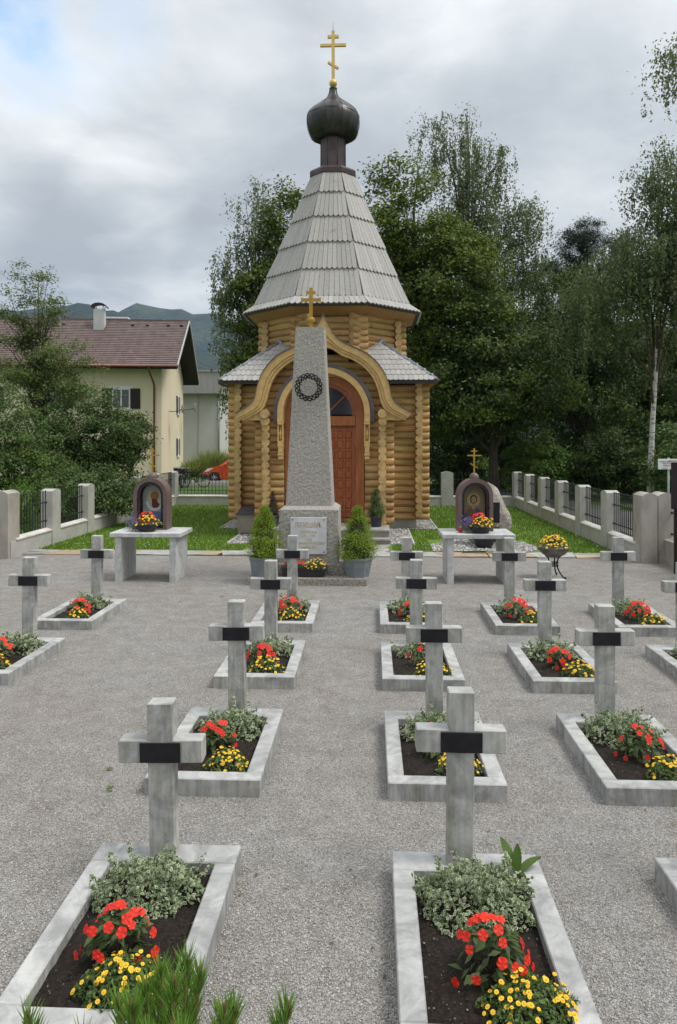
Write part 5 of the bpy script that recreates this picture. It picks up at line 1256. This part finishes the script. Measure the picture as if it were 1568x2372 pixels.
# red car, nose towards the yellow house
cx_, cy_ = site(-8.12, 44.6)
car = thing('parked_car', 'orange red small hatchback parked beyond the back fence', 'car', (cx_, cy_, .0), YAW)
def arch(cx, r, n=10): return [(cx+r*math.cos(math.pi*i/n), .30+r*math.sin(math.pi*i/n)) for i in range(n+1)]
low = [(.10, .22), (.02, .36), (.0, .52), (.06, .66), (.30, .83), (.62, .93), (1.05, 1.0), (3.30, 1.02), (3.52, .88), (3.58, .55), (3.52, .25), (3.22, .24)]+arch(2.88, .34)+[(2.52, .2), (1.06, .2)]+arch(.70, .34)+[(.34, .22)]
b = MB(); b.prism(low, -.78, .78); body = b.build('body', M['car_paint'], car)
b = MB(); ca = [(.98, .99, .74), (1.62, 1.44, .62), (2.2, 1.53, .60), (2.85, 1.48, .60), (3.38, 1.02, .72)]
vs_ = [(x, -w, z) for x, z, w in ca]+[(x, w, z) for x, z, w in ca]; b.add(vs_, [(0, 1, 2, 3, 4), (9, 8, 7, 6, 5)]+[(i, i+5, i+6, i+1) for i in range(4)]); cabn = b.build('cabin', M['car_paint'], car)
for pl in ([(1.24, 1.04), (1.70, 1.37), (1.98, 1.42), (1.98, 1.04)], [(2.06, 1.04), (2.06, 1.43), (2.75, 1.40), (3.05, 1.06)]):
    b = MB(); b.add([(x, -(.735-(z-1.0)*.27)-.008, z) for x, z in pl]+[(x, -(.735-(z-1.0)*.27)+.01, z) for x, z in pl], [(0, 1, 2, 3), (7, 6, 5, 4), (0, 4, 5, 1), (1, 5, 6, 2), (2, 6, 7, 3), (3, 7, 4, 0)]); b.build('side_window', M['glass'], cabn)
b = MB(); b.add([(1.04, -.66, 1.04), (1.04, .66, 1.04), (1.58, .56, 1.42), (1.58, -.56, 1.42)], [(0, 1, 2, 3)]); o = b.build('windscreen', M['glass'], cabn); o.location = (-.015, 0, .012)
b = MB(); b.box(-.03, .33, -.80, .80, .20, .42, 0, .03); b.build('bumper', M['pot_black'], car)
for s in (-1, 1):
    b = MB(); b.add([(.07, s*.786, .60), (.40, s*.786, .67), (.66, s*.786, .87), (.30, s*.786, .82)], [(0, 1, 2, 3)]); b.add([(.06, s*.50, .64), (.30, s*.79, .66), (.62, s*.79, .86), (.30, s*.60, .85)], [(0, 1, 2, 3)]); b.add([(.06, s*.50, .60), (.30, s*.79, .62), (.62, s*.785, .82), (.30, s*.60, .81)], [(3, 2, 1, 0)]); b.build('headlight', M['lamp_glass'], car)
    b = MB(); b.box(1.30, 1.46, s*.84-.09, s*.84+.09, 1.02, 1.14, 0, .02); b.build('wing_mirror', M['car_paint'], car)
    for wx in (.70, 2.88):
        b = MB(); b.lathe([(.19, -.09), (.27, -.10), (.295, -.07), (.295, .07), (.27, .10), (.19, .09)], 22); w_ = b.build('wheel', M['tyre'], car, (wx, s*.70, .295)); w_.rotation_euler = (R(90), 0, 0)
        q = MB(); q.lathe([(.19, -.085), (.20, -.07), (.20, .07), (.19, .085)], 22)
        for k in range(7): a = 2*math.pi*k/7; q.bar((.03*math.cos(a), .03*math.sin(a), -s*.085), (.185*math.cos(a), .185*math.sin(a), -s*.085), .055, .02)
        q.lathe([(0, -s*.06), (.05, -s*.095), (0, -s*.10)], 12); q.build('rim', M['alloy'], w_)
    b = MB(); b.box(1.12, 1.125, s*.782-.004, s*.782+.004, .28, .98); b.box(1.95, 2.07, s*.79-.012, s*.79+.012, .86, .89); b.build('door_seam', M['pot_black'], car)

def bicycle():
    t = thing('bicycle', 'dark city bicycle parked side on beyond the back fence', 'bicycle', (0, 0, 0), 0, 'bicycles parked beyond the fence')
    for x in (-.53, .53):
        b = MB(); b.tube([(x+.33*math.cos(a), 0, .35+.33*math.sin(a)) for a in [2*math.pi*i/28 for i in range(28)]], .022, 6, closed=True); w_ = b.build('wheel', M['tyre'], t)
        q = MB()
        for k in range(10): a = 2*math.pi*k/10; q.tube([(x, 0, .35), (x+.32*math.cos(a), 0, .35+.32*math.sin(a))], .003, 3)
        q.lathe([(.03, -.04), (.03, .04)], 8, (x, 0, .35)); q.build('spokes', M['galv'], w_)
        q = MB(); q.tube([(x+.38*math.cos(a), 0, .35+.38*math.sin(a)) for a in [R(20+15*i) for i in range(9)]], .018, 5); q.build('mudguard', M['galv'], t)
    b = MB()
    for p, q in (((-.53, 0, .35), (-.1, 0, .32)), ((-.1, 0, .32), (-.2, 0, .82)), ((-.53, 0, .35), (-.18, 0, .75)), ((-.18, 0, .75), (.36, 0, .82)), ((-.1, 0, .32), (.38, 0, .72)), ((.34, 0, .95), (.53, 0, .35))): b.tube([p, q], .018, 6)
    b.build('frame', M['iron'], t)
    b = MB(); b.tube([(.34, 0, .95), (.32, 0, 1.05)], .014, 6); b.tube([(.18, -.29, 1.02), (.32, -.2, 1.06), (.34, 0, 1.05), (.32, .2, 1.06), (.18, .29, 1.02)], .014, 6); b.build('handlebar', M['galv'], t)
    b = MB(); b.lathe([(0, -.03), (.08, -.02), (.09, .02), (0, .04)], 10, (-.22, 0, .9), sx=1.5); b.tube([(-.2, 0, .82), (-.22, 0, .9)], .012, 6); b.build('saddle', M['pot_black'], t)
    b = MB(); b.box(-.8, -.3, -.07, .07, .74, .76); b.build('carrier', M['galv'], t)
    b = MB(); b.box(.46, .78, -.16, .16, .72, .98); b.build('basket', M['iron'], t)
    b = MB(); b.lathe([(.09, -.01), (.09, .01)], 14, (0, 0, 0)); o = b.build('chainring', M['galv'], t, (-.1, 0, .32)); o.rotation_euler = (R(90), 0, 0)
    return t
bk = bicycle(); bk.location = (*site(-7.72, 39.2), -.02); bk.rotation_euler = (0, 0, YAW+R(178))
b2 = copy_tree(bk); b2.location = (*site(-8.1, 38.6), -.02); b2.rotation_euler = (0, R(3), YAW+R(118)); b2['label'] = 'dark bicycle standing end on beside the house corner, nearest the fence post'
b3 = copy_tree(bk); b3.location = (*site(-8.55, 39.3), -.02); b3.rotation_euler = (0, R(-3), YAW+R(112)); b3['label'] = 'dark bicycle hidden behind the other two at the house wall'
def reeds(label, xc, yc, r, h, n):
    t = thing('ornamental_grass', label, 'plant', (*site(xc, yc), 0), 0, 'clumps of ornamental grass before the grey building')
    a = rng.uniform(0, 6.28, n); q = rng.uniform(0, 1, n)**.6*r; B = np.stack([np.cos(a)*q*.35, np.sin(a)*q*.35, np.zeros(n)], 1)
    T = np.stack([np.cos(a)*q*1.1+rng.normal(0, .12, n), np.sin(a)*q*1.1+rng.normal(0, .12, n), h*rng.uniform(.55, 1.05, n)*(1-.35*(q/r)**2)], 1)
    s_ = unit(np.cross(T-B, rng.normal(size=(n, 3))))*.022; mid = (B+T)/2+np.array([0, 0, .08*h])
    place('blades', poly_mesh('blades', np.stack([B-s_*.5, mid+s_, T, mid-s_], 1), 4, M['reed']), t)
for i, (px, yc, r, h_) in enumerate(((445, 51, .9, 1.3), (480, 52, 1.0, 2.0), (505, 52.5, 1.0, 2.1), (530, 53, .9, 1.7))):
    reeds(['low pale clump of ornamental grass behind the bicycles', 'tall yellow green grass clump above the bicycles', 'tall yellow green grass clump behind the car bonnet', 'grass clump behind the car windscreen'][i], (px-784)*yc/1700, yc, r*1.25, h_, 900)

# ------------------------------------------------------------------ signs at the edge of the gravel
sx, sy = site((1538-784)*17.0/1700, 17.0)
sg = thing('notice_sign', 'white notice with black and red lettering on a grey steel post', 'sign', (sx+.1, sy, 0), YAW)
b = MB(); b.tube([(0, 0, -.1), (0, 0, 2.03)], .026, 10); b.build('post', M['galv'], sg)
b = MB(); b.box(-.26, .20, -.05, -.035, 1.76, 2.0, 0, .004); pn = b.build('panel', M['sign_white'], sg)
text('HUNDE SIND AN DER', .040, (-.03, -.052, 1.935), M['black_print'], pn)
text('LEINE ZU FÜHREN', .032, (-.03, -.052, 1.895), M['black_print'], pn)
text('VERBOTEN', .05, (-.03, -.052, 1.845), M['sign_red'], pn)
text('Gemeinde', .030, (-.1, -.052, 1.79), M['black_print'], pn)
ix, iy = site((1580-784)*13.2/1700, 13.2)
ib = thing('information_board', 'tall dark brown board on posts behind the iron railings', 'board', (ix+.12, iy, 0), YAW-R(8))
b = MB(); b.box(-.30, .42, -.03, .03, 1.18, 2.02, 0, .006); b.build('panel', M['board'], ib)
b = MB(); b.box(-.33, .45, -.05, .06, 2.02, 2.06); b.build('roof_strip', M['concrete_old'], ib)
for x in (-.2, .34): b = MB(); b.box(x-.035, x+.035, .03, .09, -.1, 2.0); b.build('post', M['board'], ib)

# ------------------------------------------------------------------ trees and shrubs
def tree(name, label, cat, xc, yc, blobs, ml, n_clump, n_leaf, leaf, sd, trunk, mb, group=None, droop=0.0, limbs=30, top=None, lean=(0, 0), asp=.6, bush=False, light=None, shell=3.2, up=.8):
    x, y = site(xc, yc); t = thing(name, label, cat, (x, y, 0), 0, group)
    n_leaf = int(n_leaf*1.7); leaf = leaf*1.15; n_clump = int(n_clump*1.25); sd = sd*.82
    vol = np.array([b_[3]*b_[4]*b_[5] for b_ in blobs]); pick = rng.choice(len(blobs), n_clump, p=vol**.75/(vol**.75).sum())
    Bm = np.array(blobs, float)[pick]
    d = unit(rng.normal(size=(n_clump, 3))); rr = rng.uniform(0, 1, (n_clump, 1))**(1/shell)*rng.uniform(.85, 1.12, (n_clump, 1))
    C = Bm[:, :3]+d*rr*Bm[:, 3:6]; C[:, 2] = np.maximum(C[:, 2], .25)
    idx = rng.integers(0, n_clump, n_leaf); csd = sd*rng.uniform(.6, 1.35, (n_clump, 1))[idx]
    P = C[idx]+rng.normal(size=(n_leaf, 3))*csd*np.array([1, 1, .55])
    if droop:
        # hanging strands: leaves strung below each clump
        ns = n_clump*4; si = rng.integers(0, n_clump, ns); S = C[si]+rng.normal(size=(ns, 3))*sd*np.array([1, 1, .4]); ln = droop*rng.uniform(.3, 1.3, ns)
        li = rng.integers(0, ns, n_leaf); f_ = rng.uniform(0, 1, n_leaf)
        hang = rng.random(n_leaf) < .72
        Q = S[li]+np.stack([rng.normal(0, .05, n_leaf), rng.normal(0, .05, n_leaf), -f_*ln[li]], 1)
        P = np.where(hang[:, None], Q, P)
    P[:, 2] = np.maximum(P[:, 2], .05)
    ctr = (np.array(blobs)[:, :3]*vol[:, None]).sum(0)/vol.sum()
    outw = unit(P-ctr)*1.0+np.array([0, 0, up*.7])
    if droop: outw = outw*.35
    V = leaves(P, leaf, leaf*asp, outw, .75, np.tile([0, 0, -1.0], (n_leaf, 1)) if droop else None)
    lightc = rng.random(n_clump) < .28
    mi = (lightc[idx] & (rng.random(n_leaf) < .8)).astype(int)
    tr = MB(); H = top or max(b_[2]+b_[5]*.75 for b_ in blobs); w0, w1 = rng.normal(0, .05*H/8, 2)
    tp = [(lean[0]*q*H+w0*math.sin(3*q*math.pi), lean[1]*q*H+w1*math.sin(2.3*q*math.pi), H*q) for q in np.linspace(0, 1, 9)]
    if not bush:
        tr.tube(tp, [trunk*(1.25 if i == 0 else 1)*(1-.9*i/8) for i in range(9)], 9)
    for i in range(min(limbs, n_clump)):
        c = C[i]; q = min(.92, max(.12 if not bush else .0, (c[2]/H)*rnd.uniform(.45, .8))); k = q*8; k0 = min(7, int(k)); f_ = k-k0
        s_ = Vector(tp[k0]).lerp(Vector(tp[k0+1]), f_) if not bush else Vector((c[0]*.15, c[1]*.15, 0)); e_ = Vector(c); mid = (s_+e_)/2+Vector((0, 0, .12*(e_-s_).length*(1 if not droop else 1.6)))
        r0 = trunk*(1-q)*.42+.012 if not bush else .022
        tr.tube([s_, s_.lerp(mid, .55)+Vector((0, 0, .02)), mid, e_], [r0, r0*.75, r0*.5, .006], 5, 1, caps=False)
    if droop:
        for i in range(0, min(ns, 90)): tr.tube([S[i], S[i]-np.array([0, 0, ln[i]*.9])], [.006, .003], 3, 1, caps=False)
    tr.build('trunk' if not bush else 'branches', [mb, M['twig'] if mb is M['birch_bark'] else mb], t)
    place('crown', poly_mesh('crown', V, 4, [ml, light or ml], mi), t)
    return t
M['maple_light'] = leafmat('lighter maple leaf', [(0, (.09, .13, .014)), (.6, (.15, .20, .022)), (1, (.21, .25, .04))], .4)  # paler leaf tone for clumps picked at random
def PX(px, yc): return (px-784)*yc/1700
def PZ(py, yc): return EYE+(1025-py)*yc/1700
G1 = 'broad-leaved trees behind the chapel'; G2 = 'birches'; G3 = 'shrubs outside the fence'
# broad-leaved trees behind the chapel
tree('maple_tree', 'big green broad-leaved tree right behind the chapel tent roof', 'tree', 3.6, 33, [(-.7, 0, 12.2, 2.3, 2.0, 3.2), (.9, -.3, 9.6, 3.1, 2.4, 2.8), (2.0, -.4, 6.5, 2.6, 2.2, 2.4), (-.6, 0, 7.5, 2.4, 2.2, 3.2), (1.4, -.5, 3.8, 2.2, 1.8, 1.5)], M['maple'], 330, 34000, .15, .42, .26, M['bark'], G1, limbs=70, light=M['maple_light'])
tree('maple_tree', 'green broad-leaved tree left behind the chapel tent roof', 'tree', -2.0, 32, [(-.1, 0, 10.8, 1.7, 1.7, 2.7), (-.9, -.3, 8.0, 2.0, 1.8, 2.5), (-.6, -.3, 5.0, 2.0, 1.8, 2.4)], M['maple'], 190, 19000, .14, .38, .2, M['bark'], G1, limbs=45, light=M['maple_light'])
tree('maple_tree', 'dark spreading broad-leaved tree over the right corner of the back wall', 'tree', 6.6, 31, [(0, 0, 5.9, 2.5, 2.2, 2.0), (-1.2, -.6, 4.2, 2.4, 2.0, 1.8), (1.2, -.3, 4.6, 2.0, 2.0, 1.6), (-.6, .3, 7.6, 1.8, 1.8, 1.2)], M['dark_leaf'], 230, 21000, .14, .4, .24, M['bark'], G1, limbs=50, light=M['maple'])
tree('birch_tree', 'slender hanging birch at the left edge of the chapel roof', 'birch', PX(585, 31.5), 31.5, [(.1, 0, 11.6, 1.15, 1.0, 1.9), (-.5, 0, 9.2, 1.25, 1.1, 1.8), (-.7, 0, 6.6, 1.0, 1.0, 1.8), (-.55, 0, 4.9, 1.0, 1.0, 1.0)], M['birch'], 105, 9500, .10, .30, .10, M['birch_bark'], G2, 1.5, 40)
tree('birch_tree', 'tall airy birch rising above the broad-leaved trees against the sky', 'birch', PX(1085, 39), 39, [(.0, 0, 17.4, 2.0, 1.8, 2.6), (-1.6, 0, 18.6, 1.1, 1.0, 1.4), (1.3, 0, 14.8, 2.3, 2.0, 2.4), (-.8, 0, 13.6, 2.2, 2.0, 2.4), (2.2, 0, 11.8, 1.9, 1.8, 1.8), (.7, 0, 10.6, 2.4, 2.0, 2.0), (2.9, 0, 14.0, 1.3, 1.2, 1.3), (3.9, 0, 11.0, 1.4, 1.2, 1.2), (3.4, 0, 8.8, 1.4, 1.2, 1.2)], M['birch'], 290, 27000, .115, .40, .2, M['birch_bark'], G2, 1.5, 80)
tree('birch_tree', 'weeping birch with a slim white trunk beside the white sign', 'birch', PX(1506, 27.5), 27.5, [(.9, 0, 11.6, 1.7, 1.5, 1.9), (-.5, -.4, 9.3, 1.5, 1.4, 1.0), (1.1, 0, 8.8, 1.6, 1.6, 1.4), (-1.7, -.4, 8.1, 1.3, 1.2, .8), (-2.6, -.4, 7.3, 1.0, 1.0, .7)], M['birch'], 230, 26000, .10, .34, .12, M['birch_bark'], G2, 1.9, 22, lean=(.035, 0))
tree('birch_tree', 'birch mostly out of frame with sprays hanging in from the upper corner', 'birch', PX(1665, 21), 21, [(-.35, 0, 13.3, 1.3, 1.2, .9), (1.2, 0, 12.0, 1.3, 1.2, 1.2), (2.4, 0, 8, 1.4, 1.5, 2.5)], M['birch'], 110, 10000, .09, .30, .14, M['birch_bark'], G2, 1.1, 30, lean=(.09, 0))
tree('pine_tree', 'dark pine with a ragged top beyond the birches', 'pine', PX(1360, 47), 47, [(-.3, 0, 15.2, 1.5, 1.5, 1.4), (-1.3, 0, 13.3, 1.8, 1.6, 1.0), (1.9, 0, 14.2, 1.3, 1.4, 1.5), (.3, 0, 11.8, 2.9, 2.2, 1.3), (-.2, 0, 9.6, 3.1, 2.2, 1.4)], M['pine_leaf'], 190, 30000, .24, .36, .26, M['bark'], None, 0, 45, asp=.14, shell=2.6)
G4 = 'dark trees beyond the right-hand fence'
tree('willow_tree', 'dense dark green tree left of the white birch trunk', 'tree', PX(1345, 34), 34, [(0, 0, 8.7, 2.5, 2.2, 2.2), (-1.1, -.3, 6.2, 2.3, 2.0, 1.9), (1.5, 0, 6.5, 2.4, 2.0, 2.2), (.2, -.3, 4.0, 2.8, 2.2, 1.5)], M['dark_leaf'], 260, 25000, .13, .4, .24, M['bark'], G4, .5, 50, light=M['shrub'])
tree('alder_tree', 'dense dark green tree behind the white birch trunk', 'tree', PX(1515, 37), 37, [(0, 0, 7.6, 2.8, 2.0, 2.4), (-.6, -.2, 4.6, 2.6, 2.0, 1.8), (1.5, 0, 5.2, 2.4, 2.0, 2.4)], M['dark_leaf'], 210, 19000, .14, .42, .22, M['bark'], G4, 0, 40, light=M['shrub'])
tree('alder_tree', 'dark grove tree between the chapel and the tall birch', 'tree', PX(1165, 38), 38, [(0, 0, 7.2, 2.6, 2.0, 2.2), (.6, 0, 5.0, 2.6, 2.0, 2.0), (-.9, 0, 3.2, 2.2, 2.0, 1.6)], M['dark_leaf'], 200, 19000, .15, .42, .2, M['bark'], G4, 0, 40, light=M['maple'])
wood = []
# the wood behind reads as one dark mass: a belt of stems and leaves
n = 52000; P = np.stack([rng.uniform(0, 34, n), rng.uniform(50, 57, n), rng.uniform(0, 1, n)**.8], 1)
hx_ = 8.2+2.2*np.sin(P[:, 0]*.55)+1.2*np.sin(P[:, 0]*1.37+1); P[:, 2] *= np.clip(hx_, 4, 13)*np.clip((P[:, 0]+1)/5, .35, 1); P = np.stack([P[:, 0]*CA-P[:, 1]*SA, P[:, 0]*SA+P[:, 1]*CA, P[:, 2]], 1)
tag(place('far_wood', poly_mesh('far_wood', leaves(P+rng.normal(0, .3, P.shape), .34, .2, np.array([0, -.3, .8]), .8), 4, M['dark_leaf'])), kind='stuff')
# undergrowth along the right-hand fence and the road
for px, yc, rx, h_, ml, lab in ((1235, 31.5, 1.3, 2.7, 'shrub_light', 'bright leafy shrub just beyond the road behind the corner of the railings'), (1085, 45, 1.5, 2.3, 'shrub_light', 'light green shrub at the far end of the grassy ride'), (1180, 42, 1.6, 1.5, 'shrub_light', 'low light green shrub beside the road bend'), (1270, 40, 1.7, 2.0, 'shrub', 'mid green shrub beyond the road, right of the bend'),
        (1340, 33, 1.7, 2.7, 'dark_leaf', 'dark shrub under the dense trees beyond the iron railings'), (1430, 31, 1.8, 2.9, 'dark_leaf', 'dark shrub just left of the white birch trunk'), (1545, 29.5, 1.7, 3.3, 'shrub', 'leafy shrub right of the white birch trunk'),
        (1600, 26, 1.3, 2.4, 'shrub', 'shrub behind the dark information board'), (1030, 33, 1.4, 2.2, 'dark_leaf', 'dark shrub close behind the right chapel corner'), (1120, 50, 1.8, 3.4, 'shrub', 'tall shrub closing the end of the ride'), (1220, 36.5, 1.2, 2.4, 'dark_leaf', 'dark shrub beside the road under the grove')):
    tree('shrub', lab, 'shrub', PX(px, yc), yc, [(0, 0, h_*.5, rx, rx*.8, h_*.5), (rx*.5, 0, h_*.35, rx*.6, rx*.6, h_*.35)], M[ml], 70, 5200, .13 if yc < 40 else .16, .26, .04, M['twig'], G3, 0, 14, bush=True)
# left: young ash and the shrubbery in front of the house
tree('ash_tree', 'young airy ash with upright limbs in front of the yellow house', 'tree', PX(88, 25), 25, [(-.25, 0, 6.9, .95, .9, 1.6), (-.9, 0, 5.6, .8, .8, 1.5), (.9, 0, 5.0, 1.1, .9, 1.1), (0, 0, 4.2, 1.5, 1.1, 1.3), (1.2, 0, 4.1, .7, .7, .6)], M['ash'], 150, 9500, .105, .24, .09, M['bark'], G3, 0, 75, asp=.38)
tree('hazel_shrub', 'big dark green shrub spreading across the house wall', 'shrub', PX(205, 24), 24, [(0, 0, 2.6, 1.5, 1.2, 1.5), (.9, 0, 2.5, 1.0, .9, .9), (-.9, 0, 2.5, 1.1, 1.0, 1.3), (.2, -.2, 1.3, 1.6, 1.1, .9)], M['shrub'], 210, 15000, .085, .24, .06, M['twig'], G3, 0, 40, bush=True, light=M['dark_leaf'])
tree('hazel_shrub', 'small dark standard tree in front of the house corner', 'shrub', PX(300, 27), 27, [(0, 0, 2.7, .75, .7, 1.0), (-.4, 0, 2.1, .6, .6, .6)], M['dark_leaf'], 70, 5200, .085, .20, .05, M['bark'], G3, 0, 25, light=M['shrub'])
tree('hazel_shrub', 'mid green shrub at the frame edge under the young ash', 'shrub', PX(30, 22), 22, [(0, 0, 2.4, 1.1, 1.0, 1.6), (-.9, 0, 2.2, 1.0, 1.0, 1.5), (.8, 0, 1.4, 1.0, .9, 1.0)], M['shrub'], 150, 11000, .08, .23, .05, M['twig'], G3, 0, 30, bush=True, light=M['shrub_light'])
tree('hazel_shrub', 'low shrub behind the railings beside the left icon shrine', 'shrub', PX(170, 20.5), 20.5, [(0, 0, 1.0, 1.2, .7, .8), (1.1, .3, .9, .8, .6, .6)], M['shrub'], 80, 5600, .075, .2, .04, M['twig'], G3, 0, 16, bush=True, light=M['dark_leaf'])
# arching light green shoots at the frame edge
bd = thing('spiraea_shrub', 'light green shrub with long arching shoots above the weathered pier', 'shrub', (*site(PX(45, 18.2), 18.2), 0), 0, G3)
bs = MB(); PL = []
for i in range(34):
    a = rnd.uniform(0, 6.28); L_ = rnd.uniform(1.0, 1.75); el = rnd.uniform(.75, 1.4); p = Vector((rnd.uniform(-.45, .45), rnd.uniform(-.35, .35), .1)); pts = [p]; d = Vector((math.cos(a)*math.cos(el), math.sin(a)*math.cos(el)*.7, math.sin(el)))
    for k in range(8): p = p+d*L_/8; d = (d+Vector((0, 0, -.05))).normalized(); pts.append(p.copy())
    bs.tube(pts, [.008*(1-k/9) for k in range(9)], 4)
    for k in range(1, 9):
        for _ in range(13): q = pts[k-1].lerp(pts[k], rnd.random()); PL.append(tuple(q+Vector((rnd.gauss(0, .025), rnd.gauss(0, .025), rnd.gauss(0, .02)))))
bs.build('branches', M['stem_green'], bd); place('crown', poly_mesh('crown', leaves(np.array(PL), .062, .026, np.array([0, 0, .5]), .8), 4, M['shrub_light']), bd)

# ------------------------------------------------------------------ lawn blades and daisies, small finds on the gravel
n = 60000; X = rng.uniform(-7.35, 5.25, n); Y = 15.95+11.4*rng.uniform(0, 1, n)**1.25
ok = ~((np.abs(X-CX) < 2.2) & (Y > 16.9) & (Y < 20)) & ~((np.abs(X-CX) < 3.0) & (Y > 19.9) & (Y < 25.7)) & ~((X > 1.35) & (X < 3.65) & (Y < 17.9)) & ~((np.abs(X-CX) < 1.65) & (Y < 17.2))
X, Y = X[ok], Y[ok]; n = len(X); a = rng.uniform(0, 6.28, n); hh = rng.uniform(.03, .075, n); w_ = .011
B = np.stack([X, Y, np.full(n, .01)], 1); s_ = np.stack([np.cos(a), np.sin(a), 0*a], 1)*w_; T = B+np.stack([rng.normal(0, .018, n), rng.normal(0, .018, n), hh], 1)
tag(place('grass', poly_mesh('grass', np.stack([B-s_, B+s_, T], 1), 3, M['grass_blade'])), kind='stuff')
k = rng.integers(0, n, 170); P = B[k]+np.array([0, 0, .07])
tag(place('daisies', poly_mesh('daisies', leaves(P, .02, .02, np.array([0, -.3, 1.0]), .3), 4, M['white'])), kind='stuff')
# loose chippings over the near gravel
n = 70000; yy = 2.2+8*rng.uniform(0, 1, n)**1.7; xx = rng.uniform(-.56, .47, n)*yy
okg = np.ones(n, bool)
for c, r_ in GR: okg &= ~((xx > cols[c]-.012) & (xx < cols[c]+GW+.012) & (yy < rows[r_]+.012) & (yy > rows[r_]-GL-.012))
P = np.stack([xx, yy, np.full(n, .002)], 1)[okg]
M['chipping'] = leafmat('stone chipping', [(0, (.18, .173, .165)), (.35, (.30, .29, .277)), (.7, (.38, .368, .352)), (1, (.50, .487, .468))], 0, .85)
stones('gravel_chippings', P, .0062, M['chipping'], .7)
n = 130; yy = 2.6+11*rng.uniform(0, 1, n)**1.3; xx = rng.uniform(-.5, .45, n)*yy; P = np.stack([xx, yy, np.full(n, .008)], 1)
M['litter'] = leafmat('dry leaf bit', [(0, (.10, .06, .03)), (.6, (.22, .13, .06)), (1, (.35, .28, .10))], .1)
tag(place('leaf_litter', poly_mesh('leaf_litter', leaves(P, .026, .015, np.array([0, 0, 1.5]), .5), 4, M['litter'])), kind='stuff')
lf = thing('fallen_leaf', 'yellowed leaf lying on the gravel left of the front cross', 'leaf', (-1.9, 5.25, .012))
place('blade', poly_mesh('blade', np.array([[(-.03, 0, .002), (0, .018, .008), (.035, 0, .0), (0, -.018, .006)]]), 4, M['ash']), lf)
for lab, x, y in (('tiny green weed in the gravel left of the front cross', -1.78, 4.95), ('tiny green weed in the gravel before the obelisk', -2.3, 11.2)):
    w = thing('weed', lab, 'weed', (x, y, 0)); P, nr = dome_points(18, .03, .03, .03, .5); place('foliage', poly_mesh('foliage', leaves(P, .024, .010, nr, .9), 4, M['shrub_light']), w)

# ------------------------------------------------------------------ mountain pine in front of the camera
ps = thing('mountain_pine', 'low mountain pine shrub with upright needle shoots at the bottom edge', 'shrub', (-.45, 1.75, 0))
shoots = [(375, 2255, 1.95, .62, .05), (432, 2232, 2.02, .62, .03), (303, 2338, 1.82, .55, -.10), (462, 2262, 2.06, .5, .12), (275, 2330, 1.9, .5, -.2), (340, 2290, 2.05, .5, -.05), (405, 2285, 1.85, .5, .06),
          (520, 2350, 1.80, .4, .15), (545, 2348, 1.86, .35, .2), (668, 2346, 1.80, .35, .25), (62, 2366, 1.85, .4, -.3), (190, 2420, 1.75, .4, -.2), (420, 2400, 1.68, .4, 0), (350, 2420, 1.62, .4, 0), (600, 2440, 1.7, .35, .2), (740, 2450, 1.75, .3, .3)]
for px, py, yc, ln_, ox in shoots:
    x, y = site((px-784)*yc/1700, yc); z = EYE+(1025-py)*yc/1700
    tip = Vector((x+.45, y-1.75, z)); base = tip+Vector((-ox*.5-.0, -.05, -ln_)); root = Vector((0+ox*.4, 0, .0))
    b = MB(); b.tube([root, root.lerp(base, .5)+Vector((0, 0, -.08)), base], [.02, .015, .010], 6); b.tube([base, base.lerp(tip, .5)+Vector((ox*.02, 0, 0)), tip], [.011, .009, .007], 7)
    b.lathe([(.006, -.012), (.009, -.002), (.008, .012), (.002, .03)], 8, tip); sh = b.build('shoot', M['bark_red'] if 'bark_red' in M else M.setdefault('bark_red', mat('reddish shoot', (.08, .042, .022), (.15, .085, .042), 40, .85, bmp=.6, bscale=120)), ps)
    k = int(820*ln_/.5); f_ = rng.uniform(.04, .985, k)**.9; Bp = np.array(base)[None]*(1-f_[:, None])+np.array(tip)[None]*f_[:, None]
    a = rng.uniform(0, 6.28, k); open_ = rng.uniform(.35, .85, k)*(1.15-.5*f_); D = np.stack([np.cos(a)*np.sin(open_), np.sin(a)*np.sin(open_), np.cos(open_)], 1)
    L_ = rng.uniform(.052, .085, (k, 1)); Tn = Bp+D*L_+np.array([0, 0, .004]); sv = unit(np.cross(D, rng.normal(size=(k, 3))))*.0017; md = (Bp+Tn)/2+D*0
    place('needles', poly_mesh('needles', np.stack([Bp-sv*.6, md-sv, Tn, md+sv], 1), 4, M['needle']), sh)
